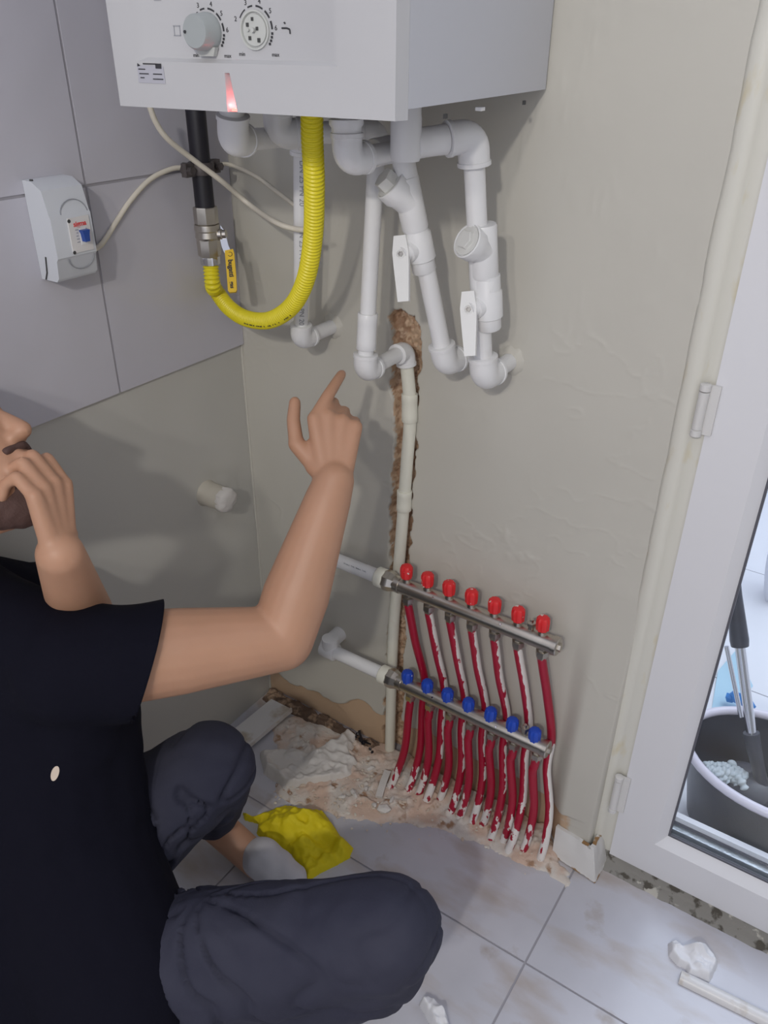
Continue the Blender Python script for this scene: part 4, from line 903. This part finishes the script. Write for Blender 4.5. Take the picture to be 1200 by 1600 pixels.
# ------------------------------------------------------------------ person
def capsule(bm, a, c, ra, rc):
    a = V(a); c = V(c)
    for p, r in ((a, ra), (c, rc)): bmesh.ops.create_icosphere(bm, subdivisions=3, radius=r, matrix=Matrix.Translation(p))
    if (c - a).length > 1e-4: tube(bm, [a, c], [ra, rc], 20)
def ellipsoid(bm, c, axes, radii):
    m = bmesh.ops.create_icosphere(bm, subdivisions=4, radius=1)
    for v in m['verts']: v.co = V(c) + axes[0] * (v.co.x * radii[0]) + axes[1] * (v.co.y * radii[1]) + axes[2] * (v.co.z * radii[2])
def limb(bm, pts, rs):
    for p, q, r1, r2 in zip(pts, pts[1:], rs, rs[1:]): capsule(bm, p, q, r1, r2)
def grow(name, bm, mat, parent, voxel, it=6, fold=None):
    bmesh.ops.recalc_face_normals(bm, faces=bm.faces)
    o = obj(name, bm, mat, parent)
    m = o.modifiers.new('r', 'REMESH'); m.mode = 'VOXEL'; m.voxel_size = voxel; m.adaptivity = 0
    s = o.modifiers.new('s', 'SMOOTH'); s.factor = .6; s.iterations = it
    bake(o)
    if fold:
        me = o.data; n = len(me.vertices); co = np.empty(n * 3); me.vertices.foreach_get('co', co); no = np.empty(n * 3); me.vertices.foreach_get('normal', no)
        co = co.reshape(-1, 3); no = no.reshape(-1, 3); co = co + no * np.array([fold(V(p)) for p in co])[:, None]; me.vertices.foreach_set('co', co.ravel())
    for p in o.data.polygons: p.use_smooth = True
    o.data.update(); return o
PEL = V((.30, -.88, .235)); BEL = V((.255, -.775, .43)); CHE = at(62, 1065, t=1.24); NEC = at(-96, 905, t=1.19)
RS = at(112, 1038, t=1.15); RE = at(440, 998, t=1.25); RW = at(522, 752, t=1.25)
LS = at(70, 938, t=1.36); LE = at(142, 1000, t=1.34); LW = at(94, 866, t=1.05)
RHIP = V((.40, -.83, .26)); RKN = at(604, 1458, t=1.17); RAN = at(400, 1615, z=.085)
LHIP = V((.20, -.86, .26)); LKN = at(326, 1200, t=1.40); LAN = at(334, 1286, z=.09)
FF = (CR * .84 + CU * .52 - CW * .10).normalized(); FU = (CU * .84 - CR * .52); FU = (FU - FF * FU.dot(FF)).normalized(); FS = FF.cross(FU)
HC = at(38, 672, t=1.07) - FF * .114 + FU * .024
man = thing('person', 'person in black t-shirt and dark jeans squatting with one arm raised', 'person', (PEL.x, PEL.y, 0))
b = B()
limb(b, [PEL, BEL, CHE], [.125, .12, .125]); limb(b, [CHE, NEC, HC - FF * .03 - FU * .03], [.09, .050, .052]); limb(b, [NEC, RS], [.046, .055]); limb(b, [NEC, LS], [.044, .050]); limb(b, [CHE, RS], [.10, .06]); limb(b, [CHE, LS], [.10, .06])
limb(b, [RS, RS.lerp(RE, .5), RE, RE.lerp(RW, .28), RW.lerp(RE, .12), RW], [.070, .064, .050, .052, .036, .0315])
limb(b, [LS, LE, LE.lerp(LW, .35), LW], [.058, .047, .047, .031])
limb(b, [RHIP, RKN, RKN.lerp(RAN, .3), RAN], [.085, .058, .058, .036]); limb(b, [LHIP, LKN, LKN.lerp(LAN, .3), LAN], [.085, .058, .055, .034])
limb(b, [RAN, RAN + V((.11, .05, -.045)), RAN + V((.16, .07, -.055))], [.036, .034, .022]); LT = at(448, 1372, z=.03)
limb(b, [LAN, LAN.lerp(LT, .6) - V((0, 0, .02)), LT], [.036, .034, .022])
# head
ellipsoid(b, HC, (FF, FS, FU), (.100, .078, .112)); limb(b, [HC - FF * .02 - FU * .055, HC + FF * .062 - FU * .105], [.060, .030])
ellipsoid(b, HC + FF * .045 - FU * .055, (FF, FS, FU), (.055, .055, .065)); limb(b, [HC + FF * .094 + FU * .012, HC + FF * .112 - FU * .022], [.009, .0125])
for s in (-1, 1):
    limb(b, [HC + FF * .103 - FU * .027, HC + FF * .100 - FU * .027 + FS * s * .010], [.009, .008]); limb(b, [HC + FF * .085 + FU * .025 + FS * s * .015, HC + FF * .075 + FU * .025 + FS * s * .045], [.010, .009])
    ellipsoid(b, HC - FF * .005 - FU * .01 + FS * s * .078, (FF, FS, FU), (.018, .009, .030))
limb(b, [HC + FF * .095 - FU * .052 - FS * .014, HC + FF * .095 - FU * .052 + FS * .014], [.009, .009]); limb(b, [HC + FF * .092 - FU * .066 - FS * .012, HC + FF * .092 - FU * .066 + FS * .012], [.009, .009])
def hand(bm, W, d, n, s, curls, spread, thumb, sc=1.):
    d = d.normalized(); n = (n - d * n.dot(d)).normalized(); s = (s - d * s.dot(d) - n * s.dot(n)).normalized()
    offs = (.030, .0105, -.0095, -.0275); ln = (.088, .092, .087, .079); seg = ((.043, .026, .021), (.047, .029, .022), (.043, .027, .021), (.034, .021, .019))
    for k in range(4):
        mcp = W + (d * ln[k] + s * offs[k]) * sc; root = W + (s * offs[k] * .45 + d * .012) * sc
        capsule(bm, root, mcp, .0145 * sc, .0112 * sc); a = spread[k]; dv = d * math.cos(a) + s * math.sin(a); c = 0; p = mcp
        for j in range(3):
            c += curls[k][j]; q = p + (dv * math.cos(c) - n * math.sin(c)) * seg[k][j] * sc; r0 = (.0100, .0090, .0082)[j]; capsule(bm, p, q, r0 * sc * (.92 if k == 3 else 1), (r0 - .0008) * sc * (.92 if k == 3 else 1)); p = q
    tb = W + (s * .026 + d * .022 - n * .008) * sc; capsule(bm, W + d * .01 + s * .010, tb, .017 * sc, .0155 * sc); p = tb
    for j, (L_2, r0) in enumerate(((.042, .0135), (.034, .0112), (.027, .0100))):
        dv = (d * thumb[j][0] + s * thumb[j][1] - n * thumb[j][2]).normalized(); q = p + dv * L_2 * sc; capsule(bm, p, q, r0 * sc, (r0 - .0012) * sc); p = q
hand(b, RW, (CU * .98 + CR * .02 + CW * .12), -CW + CR * .15, -CR, [(.15, .25, .15), (.85, 1.1, .7), (1.0, 1.2, .8), (1.1, 1.2, .8)], (-.48, -.30, -.25, -.2), ((.70, .62, .1), (.98, .16, .05), (1., -.05, .05)), 1.10)
hand(b, LW, (CU * .93 - CR * .12 - CW * .10), CR * .9 - CW * .30, CW, [(.55, 1.25, .6), (.6, 1.25, .6), (.6, 1.3, .6), (.65, 1.3, .6)], (.05, 0, -.04, -.08), ((.4, .3, .9), (.7, .2, .7), (.8, 0, .5)), 1.0)
body = grow('body', b, M['skin'], man, .0035, 5)
# clothing
RSL = RS.lerp(RE, .35); LSL = LS.lerp(LE, .55)
def sfold(p): return .006 * noise.noise(p * 9) + .0045 * (1 - abs(noise.noise(V((p.x * 7 + p.z * 9, p.y * 9, p.z * 5)))) * 3) * .6 + .0015 * noise.noise(p * 30)
b = B()
limb(b, [PEL + V((-.02, -.02, -.02)), BEL, CHE + V((0, 0, 0))], [.172, .150, .138]); limb(b, [PEL + V((.03, -.08, -.06)), BEL], [.15, .13])
limb(b, [CHE, RS], [.135, .086]); limb(b, [CHE, LS], [.13, .066]); limb(b, [NEC - V((0, 0, .018)), RS], [.066, .080]); limb(b, [NEC - V((0, 0, .018)), LS], [.060, .064])
limb(b, [RS, RSL.lerp(RS, .2) - V((0, 0, .008)), RSL + (RE - RS).normalized() * .06 - V((0, 0, .016))], [.088, .088, .094]); limb(b, [BEL, RHIP + V((.045, -.01, .02)), RHIP + V((.02, -.03, -.06))], [.14, .135, .14]); limb(b, [LS, LSL], [.064, .064]); limb(b, [RS + V((0, 0, -.02)), BEL], [.070, .10])
sh = grow('shirt', b, M['shirt'], man, .0065, 10, sfold)
bm = bmesh.new(); bm.from_mesh(sh.data)
ad = (RE - RS).normalized(); co_ = RSL
gv_ = [v for v in bm.verts if (v.co - co_).length < .16 and (v.co - co_).dot(ad) > -.03]; gs = set(gv_)
ge = [e for e in bm.edges if e.verts[0] in gs and e.verts[1] in gs]; gf = [f for f in bm.faces if all(v in gs for v in f.verts)]
cutn = (ad - CU * .34).normalized()
bmesh.ops.bisect_plane(bm, geom=gv_ + ge + gf, plane_co=co_, plane_no=cutn)
kill = [v for v in bm.verts if (v.co - co_).length < .17 and (v.co - co_).dot(cutn) > 1e-4 and (v.co - co_ - ad * (v.co - co_).dot(ad)).length < .104]
bmesh.ops.delete(bm, geom=kill, context='VERTS')
left = set(bm.verts); groups_ = []
while left:
    st0 = [left.pop()]; comp = set(st0)
    while st0:
        v = st0.pop()
        for e in v.link_edges:
            o2 = e.other_vert(v)
            if o2 in left: left.discard(o2); comp.add(o2); st0.append(o2)
    groups_.append(comp)
groups_.sort(key=len)
bmesh.ops.delete(bm, geom=[v for g_ in groups_[:-1] for v in g_], context='VERTS'); bm.to_mesh(sh.data); bm.free()
so = sh.modifiers.new('t', 'SOLIDIFY'); so.thickness = .003; so.offset = -1; bake(sh)
for p in sh.data.polygons: p.use_smooth = True
CRO = at(292, 1372, t=1.22)
def jfold(p):
    k = math.exp(-((p - RHIP).length / .20) ** 2) + math.exp(-((p - LHIP).length / .2) ** 2) + .6 * math.exp(-((p - RAN).length / .2) ** 2) + .5 * math.exp(-((p - RKN).length / .11) ** 2)
    cr = p - CRO; L0 = cr.length; q = cr.normalized(); val = math.exp(-(noise.noise(V((q.x * 3.2, q.y * 3.2 + 4, q.z * 3.2))) / .07) ** 2) * math.exp(-(L0 / .24) ** 2) * sstep(.02, .09, L0)
    kn_ = p - RKN; val2 = math.exp(-(noise.noise(V((p.x * 13, p.y * 6, p.z * 15 + 7))) / .09) ** 2) * (.2 + math.exp(-(kn_.length / .13) ** 2))
    return -.016 * val - .005 * val2 + .003 * noise.noise(p * 10) + .0015 * noise.noise(p * 34) + (.35 + k) * .0075 * (1 - 2.6 * abs(noise.noise(V((p.x * 9 - p.y * 5, p.y * 10 + p.z * 6, p.z * 12)))))
b = B(); RK2 = RKN + V((-.01, -.01, -.015))
limb(b, [RHIP, RHIP.lerp(RKN, .55), RKN], [.104, .092, .080]); limb(b, [RK2 - V((0, 0, .03)), RK2.lerp(RAN, .35), RK2.lerp(RAN, .9)], [.078, .082, .066]); limb(b, [PEL + V((0, 0, -.04)), RHIP], [.14, .11]); limb(b, [PEL + V((0, 0, -.04)), LHIP], [.14, .11])
limb(b, [LHIP + V((.03, 0, .03)), LHIP.lerp(LKN, .5), LKN], [.125, .108, .080]); limb(b, [LKN, LKN.lerp(LAN, .3), LKN.lerp(LAN, .80)], [.076, .070, .050])
jn = grow('jeans', b, M['jeans'], man, .006, 8, jfold)
b = B(); lp = LAN + V((0, 0, -.03)); t2 = LAN.lerp(LT, .35)
limb(b, [LAN.lerp(LT, .66) + V((0, 0, .004)), LAN.lerp(LT, .85), LT + V((.014, 0, .004))], [.041, .041, .033]); grow('sock', b, M['sock'], man, .004, 4, lambda p: .003 * noise.noise(p * 40))
b = B(); limb(b, [RAN + V((0, 0, -.01)), RAN + V((.11, .05, -.045)), RAN + V((.16, .07, -.052))], [.042, .040, .028]); grow('sock', b, M['sock'], man, .005, 4)
b = B(); ellipsoid(b, HC - FF * .012 + FU * .028, (FF, FS, FU), (.098, .084, .100)); ellipsoid(b, HC - FF * .042, (FF, FS, FU), (.062, .081, .085)); grow('hair', b, M['hair'], man, .005, 3, lambda p: .003 * noise.noise(p * 60))
b = B(); limb(b, [HC + FF * .101 - FU * .040 - FS * .002, HC + FF * .090 - FU * .044 - FS * .028], [.007, .006]); limb(b, [HC + FF * .101 - FU * .040, HC + FF * .090 - FU * .044 + FS * .028], [.007, .006])
ellipsoid(b, HC + FF * .066 - FU * .078, (FF, FS, FU), (.036, .036, .042)); limb(b, [HC + FF * .062 - FU * .104, HC + FF * .02 - FU * .088 - FS * .040, HC - FF * .02 - FU * .060 - FS * .060], [.034, .030, .016]); limb(b, [HC + FF * .062 - FU * .104, HC + FF * .02 - FU * .088 + FS * .040, HC - FF * .02 - FU * .060 + FS * .060], [.034, .030, .016])
grow('beard', b, M['beard'], man, .003, 3, lambda p: .0015 * noise.noise(p * 90))
for s in (-1, 1):
    b = B(); ellipsoid(b, HC + FF * .080 + FU * .006 + FS * s * .031, (FF, FS, FU), (.011, .012, .011)); ey = obj('eye', b, M['eye'], man); b = B(); turned(b, HC + FF * .0895 + FU * .006 + FS * s * .031, FF, [(0, .0055), (.0018, .0045)], 16); obj('iris', b, M['hair'], ey)
# small oval hole or badge on the shirt, placed on the cloth
dgm = sh.data; tr = BVHTree.FromPolygons([v.co.copy() for v in dgm.vertices], [tuple(p.vertices) for p in dgm.polygons])
hit_ = tr.ray_cast(CAM, ray(86, 1208).normalized())
if hit_[0] is not None:
    b = B(); nn = hit_[1]; x_, y_, _ = frame(nn); up = (CU - nn * CU.dot(nn)).normalized(); rt = up.cross(nn)
    up = (up + rt * .25).normalized(); rt = up.cross(nn)
    rim_ = [b.verts.new(hit_[0] + nn * .0015 + up * math.sin(t) * .011 + rt * math.cos(t) * .005) for t in np.linspace(0, 2 * math.pi, 25)[:-1]]
    rim2 = [b.verts.new(hit_[0] - nn * .004 + up * math.sin(t) * .012 + rt * math.cos(t) * .006) for t in np.linspace(0, 2 * math.pi, 25)[:-1]]
    b.faces.new(rim_)
    for k in range(24): b.faces.new((rim_[k], rim_[(k + 1) % 24], rim2[(k + 1) % 24], rim2[k]))
    o = obj('shirt_patch', b, M['crumb'], man); o['label'] = 'small pale oval spot on the shirt'
